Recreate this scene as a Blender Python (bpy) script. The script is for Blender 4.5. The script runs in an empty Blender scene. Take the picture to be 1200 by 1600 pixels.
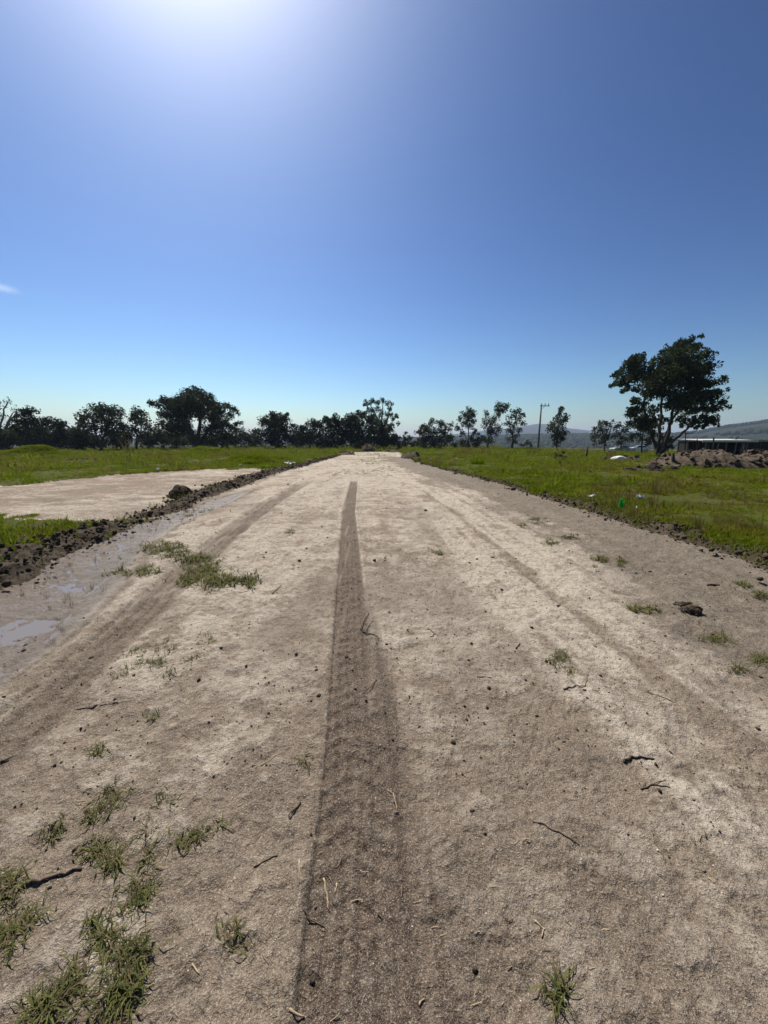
import bpy, math, random
import numpy as np
from mathutils import Vector, Matrix

random.seed(11)
rng = np.random.default_rng(11)
SC = bpy.context.scene
COL = SC.collection
PI = math.pi

# ------------------------------------------------------------------ camera
EYE = 1.55
FPX = 601.0                     # focal length in pixels of the 1200x1600 photograph (ultra wide phone lens)
PITCH = math.atan(110 / FPX)    # looking a little down
CP, SP = math.cos(PITCH), math.sin(PITCH)
cam_d = bpy.data.cameras.new('camera')
cam_d.sensor_fit = 'VERTICAL'
cam_d.sensor_height = 24.0
cam_d.lens = 24.0 * FPX / 1600.0
cam_d.clip_start = 0.05
cam_d.clip_end = 30000
cam = bpy.data.objects.new('camera', cam_d)
cam.location = (0, 0, EYE)
cam.rotation_euler = (PI / 2 - PITCH, 0, 0)
COL.objects.link(cam)
SC.camera = cam

# ------------------------------------------------------------------ sky, sun, exposure
SUN_EL, SUN_AZ = math.radians(55), math.radians(-25)
world = bpy.data.worlds.new('World')
SC.world = world
world.use_nodes = True
wn = world.node_tree
sky = wn.nodes.new('ShaderNodeTexSky')
sky.sky_type = 'NISHITA'
sky.sun_disc = False
sky.sun_elevation = SUN_EL
sky.sun_rotation = SUN_AZ
sky.altitude = 0
sky.air_density = 1.0
sky.dust_density = 1.0
sky.ozone_density = 2.0
# deep, contrasty phone-camera blue: the whole sky through one gain and one gamma
gain = wn.nodes.new('ShaderNodeVectorMath'); gain.operation = 'SCALE'; gain.inputs['Scale'].default_value = 0.411
gam = wn.nodes.new('ShaderNodeGamma'); gam.inputs['Gamma'].default_value = 2.1
wn.links.new(sky.outputs[0], gain.inputs[0])
wn.links.new(gain.outputs[0], gam.inputs['Color'])
tint = wn.nodes.new('ShaderNodeVectorMath'); tint.operation = 'MULTIPLY'; tint.inputs[1].default_value = (.97, 1.02, .96)
wn.links.new(gam.outputs[0], tint.inputs[0])
wn.links.new(tint.outputs[0], wn.nodes['Background'].inputs[0])
wn.nodes['Background'].inputs[1].default_value = 0.060

sun_d = bpy.data.lights.new('sun', 'SUN')
sun_d.energy = 5.0
sun_d.angle = math.radians(0.5)
sun_d.color = (1.0, 0.93, 0.82)
sun = bpy.data.objects.new('sun', sun_d)
S = Vector((math.sin(SUN_AZ) * math.cos(SUN_EL), math.cos(SUN_AZ) * math.cos(SUN_EL), math.sin(SUN_EL)))
sun.rotation_euler = (-S).to_track_quat('-Z', 'Y').to_euler()
sun.location = (-20, 40, 60)
COL.objects.link(sun)

SC.view_settings.view_transform = 'Standard'
SC.view_settings.look = 'None'
SC.view_settings.exposure = 0.5
SC.view_settings.gamma = 1.0
SC.view_settings.use_curve_mapping = False
SC.render.engine = 'CYCLES'
SC.cycles.use_denoising = True
SC.cycles.max_bounces = 6
SC.cycles.volume_bounces = 0
SC.cycles.sample_clamp_indirect = 4
SC.cycles.transparent_max_bounces = 8


# ------------------------------------------------------------------ helpers: places
def ray(px, py):
    u, v = (px - 600) / FPX, (800 - py) / FPX
    return u, CP + v * SP, -SP + v * CP


def at(px, py, z=0.0):
    u, f, d = ray(px, py)
    t = (z - EYE) / d
    return np.array((u * t, f * t, z))


def at_y(px, py, Y):
    u, f, d = ray(px, py)
    t = Y / f
    return np.array((u * t, Y, EYE + d * t))


def mpp(Y, z=0.0):              # metres per photo pixel at distance Y
    return (Y * CP - (z - EYE) * SP) / FPX


# ------------------------------------------------------------------ helpers: noise
def _hash(ix, iy, s):
    n = (ix * 374761393 + iy * 668265263 + s * 974634347) & 0xffffffff
    n = ((n ^ (n >> 13)) * 1274126177) & 0xffffffff
    return ((n ^ (n >> 16)) & 0xffff) / 65535.0


def vn(x, y, s=0):
    x = np.asarray(x, float); y = np.asarray(y, float)
    xi = np.floor(x).astype(np.int64); yi = np.floor(y).astype(np.int64)
    fx = x - xi; fy = y - yi
    fx = fx * fx * (3 - 2 * fx); fy = fy * fy * (3 - 2 * fy)
    a = _hash(xi, yi, s); b = _hash(xi + 1, yi, s); c = _hash(xi, yi + 1, s); d = _hash(xi + 1, yi + 1, s)
    return (a + (b - a) * fx) * (1 - fy) + (c + (d - c) * fx) * fy


def fbm(x, y, s=0, o=4, g=0.5):
    t = 0; a = 1; n = 0
    for k in range(o):
        t = t + a * vn(x, y, s + k * 17); n += a
        x = x * 2.03 + 3.7; y = y * 2.03 + 1.3; a *= g
    return t / n


def sst(a, b, x):
    t = np.clip((x - a) / (b - a), 0, 1)
    return t * t * (3 - 2 * t)


# ------------------------------------------------------------------ helpers: meshes and objects
def mesh_np(name, V, F, mat=None, smooth=False):
    """V (n,3) array, F list of lists or (m,k) array"""
    me = bpy.data.meshes.new(name)
    V = np.asarray(V, np.float32)
    if isinstance(F, np.ndarray):
        k = F.shape[1]
        me.vertices.add(len(V)); me.vertices.foreach_set('co', V.ravel())
        me.loops.add(F.size); me.loops.foreach_set('vertex_index', F.astype(np.int32).ravel())
        me.polygons.add(len(F))
        me.polygons.foreach_set('loop_start', np.arange(0, F.size, k, dtype=np.int32))
        me.update(calc_edges=True)
    else:
        me.from_pydata([tuple(map(float, v)) for v in V], [], F)
        me.update()
    if smooth:
        me.polygons.foreach_set('use_smooth', np.ones(len(me.polygons), bool))
    if mat:
        me.materials.append(mat)
    return me


def link(name, me, parent=None, loc=None, **props):
    o = bpy.data.objects.new(name, me)
    COL.objects.link(o)
    if parent is not None:
        o.parent = parent
    if loc is not None:
        o.location = [float(c) for c in loc]
    for k, v in props.items():
        o[k] = v
    return o


def thing(name, label, category, loc, rz=0.0, group=None):
    o = link(name, None, None, loc, label=label, category=category)
    o.rotation_euler = (0, 0, rz)
    o.empty_display_size = 0.2
    if group:
        o['group'] = group
    return o


class MB:
    """collects verts and faces of one mesh"""
    def __init__(s):
        s.v = []; s.f = []; s.n = 0

    def add(s, V, F):
        V = np.asarray(V, float)
        s.v.append(V); s.f += [[i + s.n for i in q] for q in F]; s.n += len(V)

    def box(s, c, d, rot=None, taper=1.0):
        V = np.array([(sx, sy, sz) for sz in (-.5, .5) for sy in (-.5, .5) for sx in (-.5, .5)], float)
        V[4:, :2] *= taper
        V *= np.array(d)
        if rot is not None:
            V = V @ np.array(rot).T
        s.add(V + np.array(c), [[0, 2, 3, 1], [4, 5, 7, 6], [0, 1, 5, 4], [2, 6, 7, 3], [0, 4, 6, 2], [1, 3, 7, 5]])

    def tube(s, P, R, n=6, cap=True):
        P = np.asarray(P, float); m = len(P)
        V = []
        for i in range(m):
            t = P[min(i + 1, m - 1)] - P[max(i - 1, 0)]
            t = t / (np.linalg.norm(t) + 1e-9)
            a = np.cross(t, (0.13, 0.37, 0.92) if abs(t[2]) < .8 else (1, 0.1, 0)); a /= np.linalg.norm(a) + 1e-9
            b = np.cross(t, a)
            for k in range(n):
                an = 2 * PI * k / n
                V.append(P[i] + R[i] * (math.cos(an) * a + math.sin(an) * b))
        F = []
        for i in range(m - 1):
            for k in range(n):
                F.append([i * n + k, i * n + (k + 1) % n, (i + 1) * n + (k + 1) % n, (i + 1) * n + k])
        if cap:
            F.append(list(range(n))[::-1]); F.append([(m - 1) * n + k for k in range(n)])
        s.add(V, F)

    def lathe(s, prof, n=16, c=(0, 0, 0)):
        V = []; F = []
        for r, z in prof:
            for k in range(n):
                an = 2 * PI * k / n
                V.append((c[0] + r * math.cos(an), c[1] + r * math.sin(an), c[2] + z))
        for i in range(len(prof) - 1):
            for k in range(n):
                F.append([i * n + k, i * n + (k + 1) % n, (i + 1) * n + (k + 1) % n, (i + 1) * n + k])
        s.add(V, F)

    def mesh(s, name, mat, smooth=False):
        return mesh_np(name, np.concatenate(s.v), s.f, mat, smooth)

    def build(s, name, mat, parent=None, smooth=False, loc=None, **props):
        return link(name, s.mesh(name, mat, smooth), parent, loc, **props)


# ------------------------------------------------------------------ materials
class NT:
    def __init__(s, name):
        s.m = bpy.data.materials.new(name); s.m.use_nodes = True
        s.t = s.m.node_tree; s.t.nodes.clear()
        s.out = s.t.nodes.new('ShaderNodeOutputMaterial')

    def n(s, typ, ins=None, **kw):
        nd = s.t.nodes.new('ShaderNode' + typ)
        for k, v in kw.items():
            setattr(nd, k, v)
        for k, v in (ins or {}).items():
            sock = nd.inputs[k]
            if isinstance(v, bpy.types.NodeSocket):
                s.t.links.new(v, sock)
            else:
                sock.default_value = v
        return nd

    def pos(s):
        return s.n('NewGeometry').outputs['Position']

    def noise(s, scale, detail=4, vec=None, rough=.55, dist=0.0):
        nd = s.n('TexNoise', {'Scale': scale, 'Detail': detail, 'Roughness': rough, 'Distortion': dist})
        s.t.links.new(vec if vec is not None else s.pos(), nd.inputs['Vector'])
        return nd.outputs['Fac']

    def ramp(s, fac, stops):
        nd = s.n('ValToRGB', {'Fac': fac})
        e = nd.color_ramp.elements
        while len(e) < len(stops):
            e.new(0.5)
        for el, (p, c) in zip(e, stops):
            el.position = p
            el.color = (c, c, c, 1) if isinstance(c, (int, float)) else (*c, 1)
        return nd.outputs['Color']

    def mix(s, fac, a, b, typ='MIX'):
        nd = s.n('Mix', data_type='RGBA', blend_type=typ)
        for sock, v in ((nd.inputs['Factor'], fac), (nd.inputs['A'], a), (nd.inputs['B'], b)):
            sock = [i for i in nd.inputs if i.name == sock.name and i.type == ('VALUE' if sock.name == 'Factor' else 'RGBA')][0]
            if isinstance(v, bpy.types.NodeSocket):
                s.t.links.new(v, sock)
            elif isinstance(v, (int, float)):
                sock.default_value = v if sock.type == 'VALUE' else (v, v, v, 1)
            else:
                sock.default_value = (*v, 1)
        return [o for o in nd.outputs if o.type == 'RGBA'][0]

    def math(s, op, a, b=0.0, clamp=False):
        nd = s.n('Math', operation=op, use_clamp=clamp)
        for i, v in enumerate((a, b)):
            if isinstance(v, bpy.types.NodeSocket):
                s.t.links.new(v, nd.inputs[i])
            else:
                nd.inputs[i].default_value = v
        return nd.outputs[0]

    def finish(s, sh):
        s.t.links.new(sh, s.out.inputs['Surface'])
        return s.m


def simple(name, col, rough=.8, var=.25, scale=8, bump=.0, bscale=40, metal=0.0, spec=.3, bdist=.01):
    t = NT(name)
    f = t.noise(scale, 5)
    c = t.mix(t.ramp(f, [(.3, 0), (.7, 1)]), [k * (1 - var) for k in col], [min(1, k * (1 + var)) for k in col])
    b = t.n('BsdfPrincipled', {'Base Color': c, 'Roughness': rough, 'Metallic': metal, 'Specular IOR Level': spec})
    if bump:
        bn = t.n('Bump', {'Strength': bump, 'Distance': bdist, 'Height': t.noise(bscale, 6)})
        t.t.links.new(bn.outputs[0], b.inputs['Normal'])
    return t.finish(b.outputs[0])


def leafy(name, a, b, trans=.3, scale=.6, spec=.04):
    t = NT(name)
    f = t.mix(t.ramp(t.noise(scale, 3), [(.3, 0), (.7, 1)]), a, b)
    g = t.n('NewGeometry').outputs['Random Per Island']
    f = t.mix(t.math('MULTIPLY', g, .55), f, [k * .45 for k in a])
    d = t.n('BsdfPrincipled', {'Base Color': f, 'Roughness': .7, 'Specular IOR Level': spec})
    tr = t.n('BsdfTranslucent', {'Color': t.mix(1.0, f, (1.25, 1.35, .55), 'MULTIPLY')})
    mx = t.n('MixShader', {0: trans, 1: d.outputs[0], 2: tr.outputs[0]})
    return t.finish(mx.outputs[0])


def dirt_material():
    t = NT('dirt')
    m1 = t.n('Attribute', attribute_name='m1').outputs['Color']
    m2 = t.n('Attribute', attribute_name='m2').outputs['Color']
    s1 = t.n('SeparateColor', {'Color': m1}); s2 = t.n('SeparateColor', {'Color': m2})
    track, wet, pale = s1.outputs[0], s1.outputs[1], s1.outputs[2]
    dark, green, red = s2.outputs[0], s2.outputs[1], s2.outputs[2]
    P = t.pos()
    n1 = t.noise(3.2, 6, P, .62)
    n2 = t.noise(19, 5, P, .65)
    n3 = t.noise(150, 4, P, .7)
    n4 = t.noise(48, 4, P, .7, .6)

    def jit(m, n, k, lo=.42, hi=.58):
        return t.ramp(t.math('ADD', m, t.math('MULTIPLY', t.math('SUBTRACT', n, .5), k)), [(lo, 0), (hi, 1)])
    n0 = t.noise(6.5, 5, P, .68)
    c = t.mix(t.ramp(n1, [(.35, 0), (.65, 1)]), (.176, .135, .099), (.234, .183, .135))
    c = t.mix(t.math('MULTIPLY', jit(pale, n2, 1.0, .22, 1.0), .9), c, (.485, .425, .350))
    c = t.mix(t.math('MULTIPLY', jit(dark, n2, .9, .15, .62), .85), c, (.102, .080, .059))
    c = t.mix(t.math('MULTIPLY', jit(track, n2, .5, .22, .75), .95), c, (.078, .051, .035))
    c = t.mix(t.math('MULTIPLY', jit(red, n2, .8, .35, .8), .6), c, (.175, .105, .070))
    c = t.mix(t.math('MULTIPLY', jit(green, n2, 1.3, .45, .8), .6), c, (.095, .105, .030))
    # mottling, light sand grains and dark grit
    c = t.mix(t.math('MULTIPLY', t.ramp(n0, [(.36, 1), (.50, 0)]), .45), c, (.110, .090, .070))
    c = t.mix(t.math('MULTIPLY', t.ramp(n2, [(.34, 1), (.48, 0)]), .40), c, (.085, .068, .053))
    c = t.mix(t.math('MULTIPLY', t.ramp(n2, [(.54, 0), (.74, 1)]), .30), c, (.56, .50, .41))
    n5 = t.noise(420, 3, P, .7)
    c = t.mix(t.math('MULTIPLY', t.ramp(n5, [(.52, 0), (.62, 1)]), .40), c, (.56, .50, .42))
    c = t.mix(t.math('MULTIPLY', t.ramp(n5, [(.36, 1), (.46, 0)]), .45), c, (.052, .040, .030))
    c = t.mix(t.math('MULTIPLY', t.ramp(n3, [(.54, 0), (.66, 1)]), .55), c, (.54, .49, .41))
    c = t.mix(t.math('MULTIPLY', t.ramp(n3, [(.32, 1), (.45, 0)]), .65), c, (.052, .041, .032))
    c = t.mix(t.math('MULTIPLY', t.ramp(n4, [(.33, 1), (.43, 0)]), .62), c, (.052, .041, .032))
    vo = t.n('TexVoronoi', {'Vector': P, 'Scale': 55.0, 'Randomness': 1.0})
    c = t.mix(t.math('MULTIPLY', t.ramp(vo.outputs['Distance'], [(.09, 1), (.15, 0)]), .6), c, (.040, .031, .024))
    vo2 = t.n('TexVoronoi', {'Vector': P, 'Scale': 23.0, 'Randomness': 1.0})
    c = t.mix(t.ramp(vo2.outputs['Distance'], [(.035, 1), (.05, 0)]), c, (.78, .74, .66))
    wetf = jit(wet, n2, .35, .35, .65)
    c = t.mix(t.math('MULTIPLY', wetf, .7), c, (.150, .121, .093))
    ro = t.math('SUBTRACT', .93, t.math('MULTIPLY', wetf, t.math('ADD', .35, t.math('MULTIPLY', n0, .5))))
    hgt = t.math('ADD', t.math('MULTIPLY', n3, .5), t.math('ADD', t.math('MULTIPLY', n4, .9), t.math('MULTIPLY', n2, 1.6)))
    bn = t.n('Bump', {'Strength': .9, 'Distance': .022, 'Height': hgt})
    b = t.n('BsdfPrincipled', {'Base Color': c, 'Roughness': ro, 'Specular IOR Level': t.math('ADD', .12, t.math('MULTIPLY', wetf, .22)), 'Normal': bn.outputs[0]})
    return t.finish(b.outputs[0])


def field_material():
    t = NT('field_turf')
    P = t.pos()
    n1 = t.noise(.35, 5, P); n2 = t.noise(2.2, 5, P); n3 = t.noise(14, 5, P, .7)
    c = t.mix(t.ramp(n1, [(.35, 0), (.65, 1)]), (.050, .070, .006), (.082, .098, .009))
    c = t.mix(t.ramp(n2, [(.38, 1), (.54, 0)]), c, (.074, .062, .026))
    c = t.mix(t.math('MULTIPLY', t.ramp(t.noise(.9, 6, P, .65), [(.34, 1), (.44, 0)]), .85), c, (.092, .072, .046))
    c = t.mix(t.math('MULTIPLY', t.ramp(n3, [(.34, 1), (.5, 0)]), .7), c, (.036, .036, .014))
    bn = t.n('Bump', {'Strength': .8, 'Distance': .08, 'Height': n3})
    b = t.n('BsdfPrincipled', {'Base Color': c, 'Roughness': .95, 'Specular IOR Level': .08, 'Normal': bn.outputs[0]})
    return t.finish(b.outputs[0])


def hill_material():
    t = NT('hill_cover')
    P = t.pos()
    n1 = t.noise(.0022, 5, P); n2 = t.noise(.02, 6, P, .7)
    c = t.mix(t.ramp(n1, [(.42, 0), (.6, 1)]), (.014, .020, .011), (.028, .033, .020))
    c = t.mix(t.ramp(n2, [(.4, 1), (.55, 0)]), c, (.018, .026, .012))
    b = t.n('BsdfPrincipled', {'Base Color': c, 'Roughness': .95, 'Specular IOR Level': .05})
    return t.finish(b.outputs[0])


def soil_material(name, a, b, scale=7):
    t = NT(name)
    P = t.pos()
    n1 = t.noise(scale, 6, P, .65); n2 = t.noise(scale * 7, 5, P, .7)
    c = t.mix(t.ramp(n1, [(.35, 0), (.65, 1)]), a, b)
    c = t.mix(t.math('MULTIPLY', t.ramp(n2, [(.36, 1), (.48, 0)]), .7), c, [k * .4 for k in a])
    bn = t.n('Bump', {'Strength': .8, 'Distance': .03, 'Height': t.math('ADD', n1, t.math('MULTIPLY', n2, .4))})
    s = t.n('BsdfPrincipled', {'Base Color': c, 'Roughness': .95, 'Specular IOR Level': .1, 'Normal': bn.outputs[0]})
    return t.finish(s.outputs[0])


M = {}
M['dirt'] = dirt_material()
M['field'] = field_material()
M['hill'] = hill_material()
M['soil'] = soil_material('dark_soil', (.040, .032, .024), (.088, .070, .052))
M['soil_r'] = soil_material('verge_soil', (.044, .035, .024), (.090, .072, .049))
M['soil_b'] = soil_material('brown_soil', (.058, .045, .034), (.120, .094, .070), 5)
M['soil_g'] = soil_material('grey_soil', (.050, .044, .035), (.088, .078, .062), 5)
M['grass'] = leafy('grass_blades', (.092, .136, .006), (.150, .182, .009), .42, .9)
M['grass_y'] = leafy('grass_blades_yellow', (.130, .132, .020), (.175, .160, .034), .42, .9)
M['dry'] = leafy('dry_stalks', (.130, .098, .052), (.190, .150, .085), .3, 3)
M['crab'] = leafy('crabgrass', (.100, .118, .036), (.165, .165, .062), .30, 9)
M['crab_d'] = leafy('crabgrass_dark', (.050, .062, .022), (.085, .092, .036), .25, 9)
M['oak'] = leafy('oak_leaves', (.026, .036, .014), (.046, .056, .022), .14, .5)
M['euc'] = leafy('eucalyptus_leaves', (.040, .054, .030), (.066, .078, .044), .20, .5)
M['willow'] = leafy('pepper_tree_leaves', (.028, .044, .018), (.050, .070, .028), .16, .7)
M['bushl'] = leafy('bush_leaves', (.036, .046, .020), (.060, .068, .032), .16, .6)
M['bark'] = simple('bark', (.055, .045, .036), .95, .35, 4, .6, 20, bdist=.03)
M['bark_p'] = simple('pale_bark', (.12, .105, .088), .9, .35, 3, .4, 20, bdist=.03)
M['twig'] = simple('twig_bark', (.115, .085, .060), .9, .4, 40)
M['straw'] = simple('straw', (.34, .27, .17), .8, .25, 60)
M['stone'] = simple('pebble', (.17, .14, .11), .85, .4, 60, .5, 200, bdist=.003)
M['wood'] = simple('weathered_wood', (.20, .165, .125), .9, .35, 6, .5, 30)
M['wood_d'] = simple('dark_wood', (.060, .048, .038), .9, .35, 6, .5, 30)
M['quartz'] = simple('quartz', (.46, .43, .38), .6, .2, 60)
M['white'] = simple('white_plastic', (.78, .77, .74), .45, .06, 9)
M['sack'] = simple('white_sack', (.74, .72, .68), .6, .12, 4, .5, 12, bdist=.05)
M['orange'] = simple('orange_plastic', (.70, .14, .03), .5, .1, 9)
M['tin'] = simple('galvanised_sheet', (.50, .50, .48), .45, .12, 1.5, .1, 10, metal=.2, spec=.5)
M['concrete'] = simple('concrete_pole', (.20, .19, .175), .9, .15, 3)
M['ceramic'] = simple('insulator', (.10, .06, .04), .3, .1, 9)
M['dark'] = simple('dark_boards', (.035, .032, .028), .9, .3, 2)
M['rubber'] = simple('tyre_rubber', (.02, .02, .02), .8, .1, 9)
M['car_g'] = simple('grey_paint', (.30, .31, .32), .35, .05, 2, spec=.5)
M['car_w'] = simple('white_paint', (.76, .75, .72), .35, .05, 2, spec=.5)
M['glass'] = simple('car_glass', (.02, .025, .03), .08, .1, 2, spec=.5)
M['green'] = None
t = NT('green_plastic')
b_ = t.n('BsdfPrincipled', {'Base Color': (.02, .42, .06, 1), 'Roughness': .35, 'Specular IOR Level': .5})
tr_ = t.n('BsdfTranslucent', {'Color': (.03, .62, .08, 1)})
M['green'] = t.finish(t.n('MixShader', {0: .45, 1: b_.outputs[0], 2: tr_.outputs[0]}).outputs[0])
t = NT('muddy_water')
b_ = t.n('BsdfPrincipled', {'Base Color': (.170, .148, .122, 1), 'Roughness': .10, 'Specular IOR Level': .5,
                            'Normal': t.n('Bump', {'Strength': .05, 'Distance': .01, 'Height': t.noise(9, 3)}).outputs[0]})
M['water'] = t.finish(b_.outputs[0])

# ------------------------------------------------------------------ the lie of the land
RB = np.array([(4.75, 1.0), (4.75, 2.8)] + [at(*p)[:2] for p in ((1200, 885), (1158, 868), (1054, 838), (908, 794), (855, 776), (790, 757), (715, 739), (655, 722), (632, 712), (624, 706))])
LB = np.array([(-4.15, 1.0), (-4.2, 2.6)] + [at(*p)[:2] for p in ((8, 904), (62, 876), (125, 850), (183, 829), (225, 815), (267, 798), (308, 781), (358, 762), (400, 748), (442, 735), (496, 721), (530, 712), (548, 706))])
TR = np.array([at(*p)[:2] for p in ((540, 1600), (545, 1400), (553, 1200), (549, 1000), (547, 900), (545, 800), (553, 755), (556, 748))])
TL = np.array([at(*p)[:2] for p in ((0, 1158), (150, 1021), (210, 969), (262, 920), (352, 841), (397, 807), (430, 783), (465, 762), (500, 745))])
BARE = np.array([(-4.6, 6.6), (-5.9, 7.1), (-7.8, 7.8), (-10.2, 8.6), (-13.2, 10.2), (-13.8, 12.6), (-12.9, 14.8), (-12.4, 17.2), (-11, 19.8), (-7.9, 21.2), (-5.2, 22.3)])


def xr(y): return np.interp(y, RB[:, 1], RB[:, 0])
def xl(y): return np.interp(y, LB[:, 1], LB[:, 0])
def xt(y): return np.interp(y, TR[:, 1], TR[:, 0])
def xtl(y):
    s0 = (TL[1, 0] - TL[0, 0]) / (TL[1, 1] - TL[0, 1])
    return np.where(y < TL[0, 1], TL[0, 0] + (y - TL[0, 1]) * s0, np.interp(y, TL[:, 1], TL[:, 0]))


def in_poly(x, y, P):
    r = np.zeros(x.shape, bool)
    j = len(P) - 1
    for i in range(len(P)):
        xi, yi = P[i]; xj, yj = P[j]
        c = ((yi > y) != (yj > y)) & (x < (xj - xi) * (y - yi) / (yj - yi + 1e-12) + xi)
        r ^= c
        j = i
    return r


def zones(x, y):
    j1 = (fbm(x * 1.3, y * 1.3, 5, 3) - .5) * .55
    j2 = (fbm(x * 1.1, y * 1.1, 8, 4) - .5) * 1.1
    road = (x > xl(y) + j1) & (x < xr(y) + j1) & (y < 58 + j2 * 4) & (y > -40)
    bare = in_poly(x + j2, y + j2, BARE) & ~road
    return road, bare


CH = np.array([at(*p)[:2] for p in ((-120, 1060), (10, 985), (90, 915), (175, 855), (240, 822), (300, 800), (340, 786))])


def channel(y): return np.interp(y, CH[:, 1], CH[:, 0])


def crust(x, y):
    """flakes and scrapes of the dried surface: small ledges, 0 low and damp, 1 high and dry"""
    a = sst(.47, .55, fbm(x * 1.9, y * 2.6, 151, 5, .58))
    b = sst(.46, .56, fbm(x * 6.3 + 3, y * 8.5, 152, 4, .6))
    return .55 * a + .45 * b


MOUNDS = []
for px, py, wpx, h, dp in ((18, 716, 40, .75, 2.4), (62, 715, 22, .5, 1.6), (310, 711, 34, .85, 3.0), (345, 709, 16, .35, 2.0), (395, 727, 26, .62, 1.5), (372, 724, 16, .4, 1.3), (432, 722, 18, .3, 1.4)):
    p = at(px, py)
    MOUNDS.append((p[0], p[1] + dp * .5, wpx * mpp(p[1]), dp, h))

# ridge heights of the far land by picture column, then by bearing
def bearing(px): return math.atan2((px - 600) / FPX, CP)
R1X = [bearing(p) for p in (-200, 300, 640, 760, 900, 1030, 1075, 1110, 1150, 1175, 1200, 1260, 1400)]
R1E = [3, 3, 4, 8, 10, 10, 13, 20, 25, 28, 31, 35, 30]
R2X = [bearing(p) for p in (-200, 200, 600, 690, 740, 775, 800, 830, 848, 870, 890, 910, 930, 1000, 1080, 1200, 1400)]
R2E = [8, 6, 5, 9, 15, 18, 22, 26, 25, 20, 18, 16, 18, 14, 12, 10, 10]


def height(x, y, fine=True):
    r = np.hypot(x, y); az = np.arctan2(x, y)
    z = (fbm(x * .16, y * .16, 2, 3) - .5) * .12 * sst(3, 14, r)
    # the field lies a little above the scraped road
    dr = np.minimum(x - xl(y), xr(y) - x)
    out = sst(.0, -.7, dr)
    inb = in_poly(x, y, BARE)
    z = z + .07 * out * np.where(inb, .35, 1) * (y > -40)
    z = z + (fbm(x * .9, y * .9, 21, 4) - .5) * .10 * out
    for mx, my, sx, sy, h in MOUNDS:
        q = ((x - mx) / sx) ** 2 + ((y - my) / sy) ** 2
        z = z + h * np.exp(-q * 1.3) * (.8 + .4 * vn(x * 1.7, y * 1.7, 31))
    # lower yard on the far right where the shed stands
    z = z - .85 * sst(30, 38, x) * sst(34, 42, y) * (r < 140)
    # land drops away beyond the field, then climbs to the hills
    z = z - 26 * sst(112, 420, r)
    fr = np.cos(az)
    e1 = np.interp(az, R1X, R1E); e2 = np.interp(az, R2X, R2E)
    n = fbm(x * .0028, y * .0028, 41, 5)
    h1 = (e1 / FPX * 1500 * np.maximum(fr, .3) + 27) * (.93 + .14 * n)
    h2 = (e2 / FPX * 3600 * np.maximum(fr, .3) + 27) * (.90 + .20 * n)
    z = z + np.where(r > 300, np.maximum(h1 * sst(500, 1500, r) * (1 - .6 * sst(1500, 2200, r)), h2 * sst(2000, 3600, r) * (1 - .3 * sst(3600, 5200, r))), 0)
    if fine:
        near = 1 - sst(35, 60, r)
        inr = sst(-.05, .25, dr) * near
        # long scraper streaks, lumps and grit of the road
        st = fbm(x * 7.5 + y * .25, y * .55, 51, 3)
        z = z + (st - .5) * .044 * inr * (.25 + .75 * sst(.3, 1.8, x)) * sst(.3, 1.5, x + 1.2)
        z = z + (fbm(x * 2.2, y * 2.2, 61, 3) - .5) * .045 * near
        z = z + (fbm(x * 9, y * 9, 65, 4, .6) - .5) * .034 * near * (r < 40) * (.45 + .55 * sst(1.5, 5, r))
        z = z + (fbm(x * 42, y * 42, 71, 2) - .5) * .010 * near * (r < 9)
        z = z + crust(x, y) * .017 * near * (r < 45) * sst(-.1, .3, np.maximum(dr, in_poly(x, y, BARE) * 1.0))
        # tyre tracks: sunken bands with grooves and cleats, a lip squeezed up beside them
        d = x - xt(y)
        end = 1 - sst(14.5, 15.6, y)
        w = .145
        tr = (1 - sst(w * .9, w * 1.05, np.abs(d))) * end
        z = z - .020 * tr
        z = z + .011 * np.exp(-((np.abs(d) - w - .03) / .025) ** 2) * (.4 + 1.2 * vn(x * 9, y * 5, 76)) * end
        z = z + tr * (.0035 * np.sin(d * 2 * PI / .058) + .009 * sst(.1, .5, np.sin((y + np.abs(d) * .6) * 2 * PI / .12)) * sst(.3, .7, vn(x * 3, y * 1.2, 77)))
        dl = (x - xtl(y)) * .72
        wl = .155
        fade = 1 - sst(15, 17, y)
        tl = (1 - sst(wl * .85, wl * 1.1, np.abs(dl))) * fade
        z = z - .024 * tl
        z = z + .020 * np.exp(-((dl + wl + .06) / .05) ** 2) * fade
        gro = np.maximum(0, np.sin((dl + .02 * vn(x, y * .8, 79)) * 2 * PI / .075)) ** 2
        z = z - .032 * tl * gro * (dl < .10) * (.35 + .65 * vn(x * 3, y * 1.5, 80))
        # wet channel on the left side
        dc = (x - channel(y)) / np.interp(y, [1.5, 3.5, 6, 9, 11], [1.0, .75, .45, .28, .2])
        z = z - .062 * np.exp(-dc ** 2) * (1 - sst(9.5, 12, y)) * sst(-.15, .3, dr)
        z = z - .022 * np.exp(-((x - channel(y) - .42 - .05 * np.sin(y * 1.3)) / .022) ** 2) * sst(2.4, 3.2, y) * (1 - sst(6.5, 7.5, y))
        # dog prints
        for px, py in PRINTS:
            c = at(px, py)
            if True:
                for ox, oy, rr in ((0, 0, .017), (-.022, .026, .010), (-.008, .036, .010), (.009, .035, .010), (.023, .024, .010)):
                    z = z - .011 * np.exp(-(((x - c[0] - ox) / rr) ** 2 + ((y - c[1] - oy) / rr) ** 2))
    return z


PRINTS = [(367, 1296), (286, 1562), (262, 1478), (370, 1500), (470, 1058), (560, 1330), (455, 1130), (395, 1085), (775, 1395), (960, 1400), (930, 1370)]


def hz(x, y, fine=True):
    return float(height(np.array([float(x)]), np.array([float(y)]), fine)[0])


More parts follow.
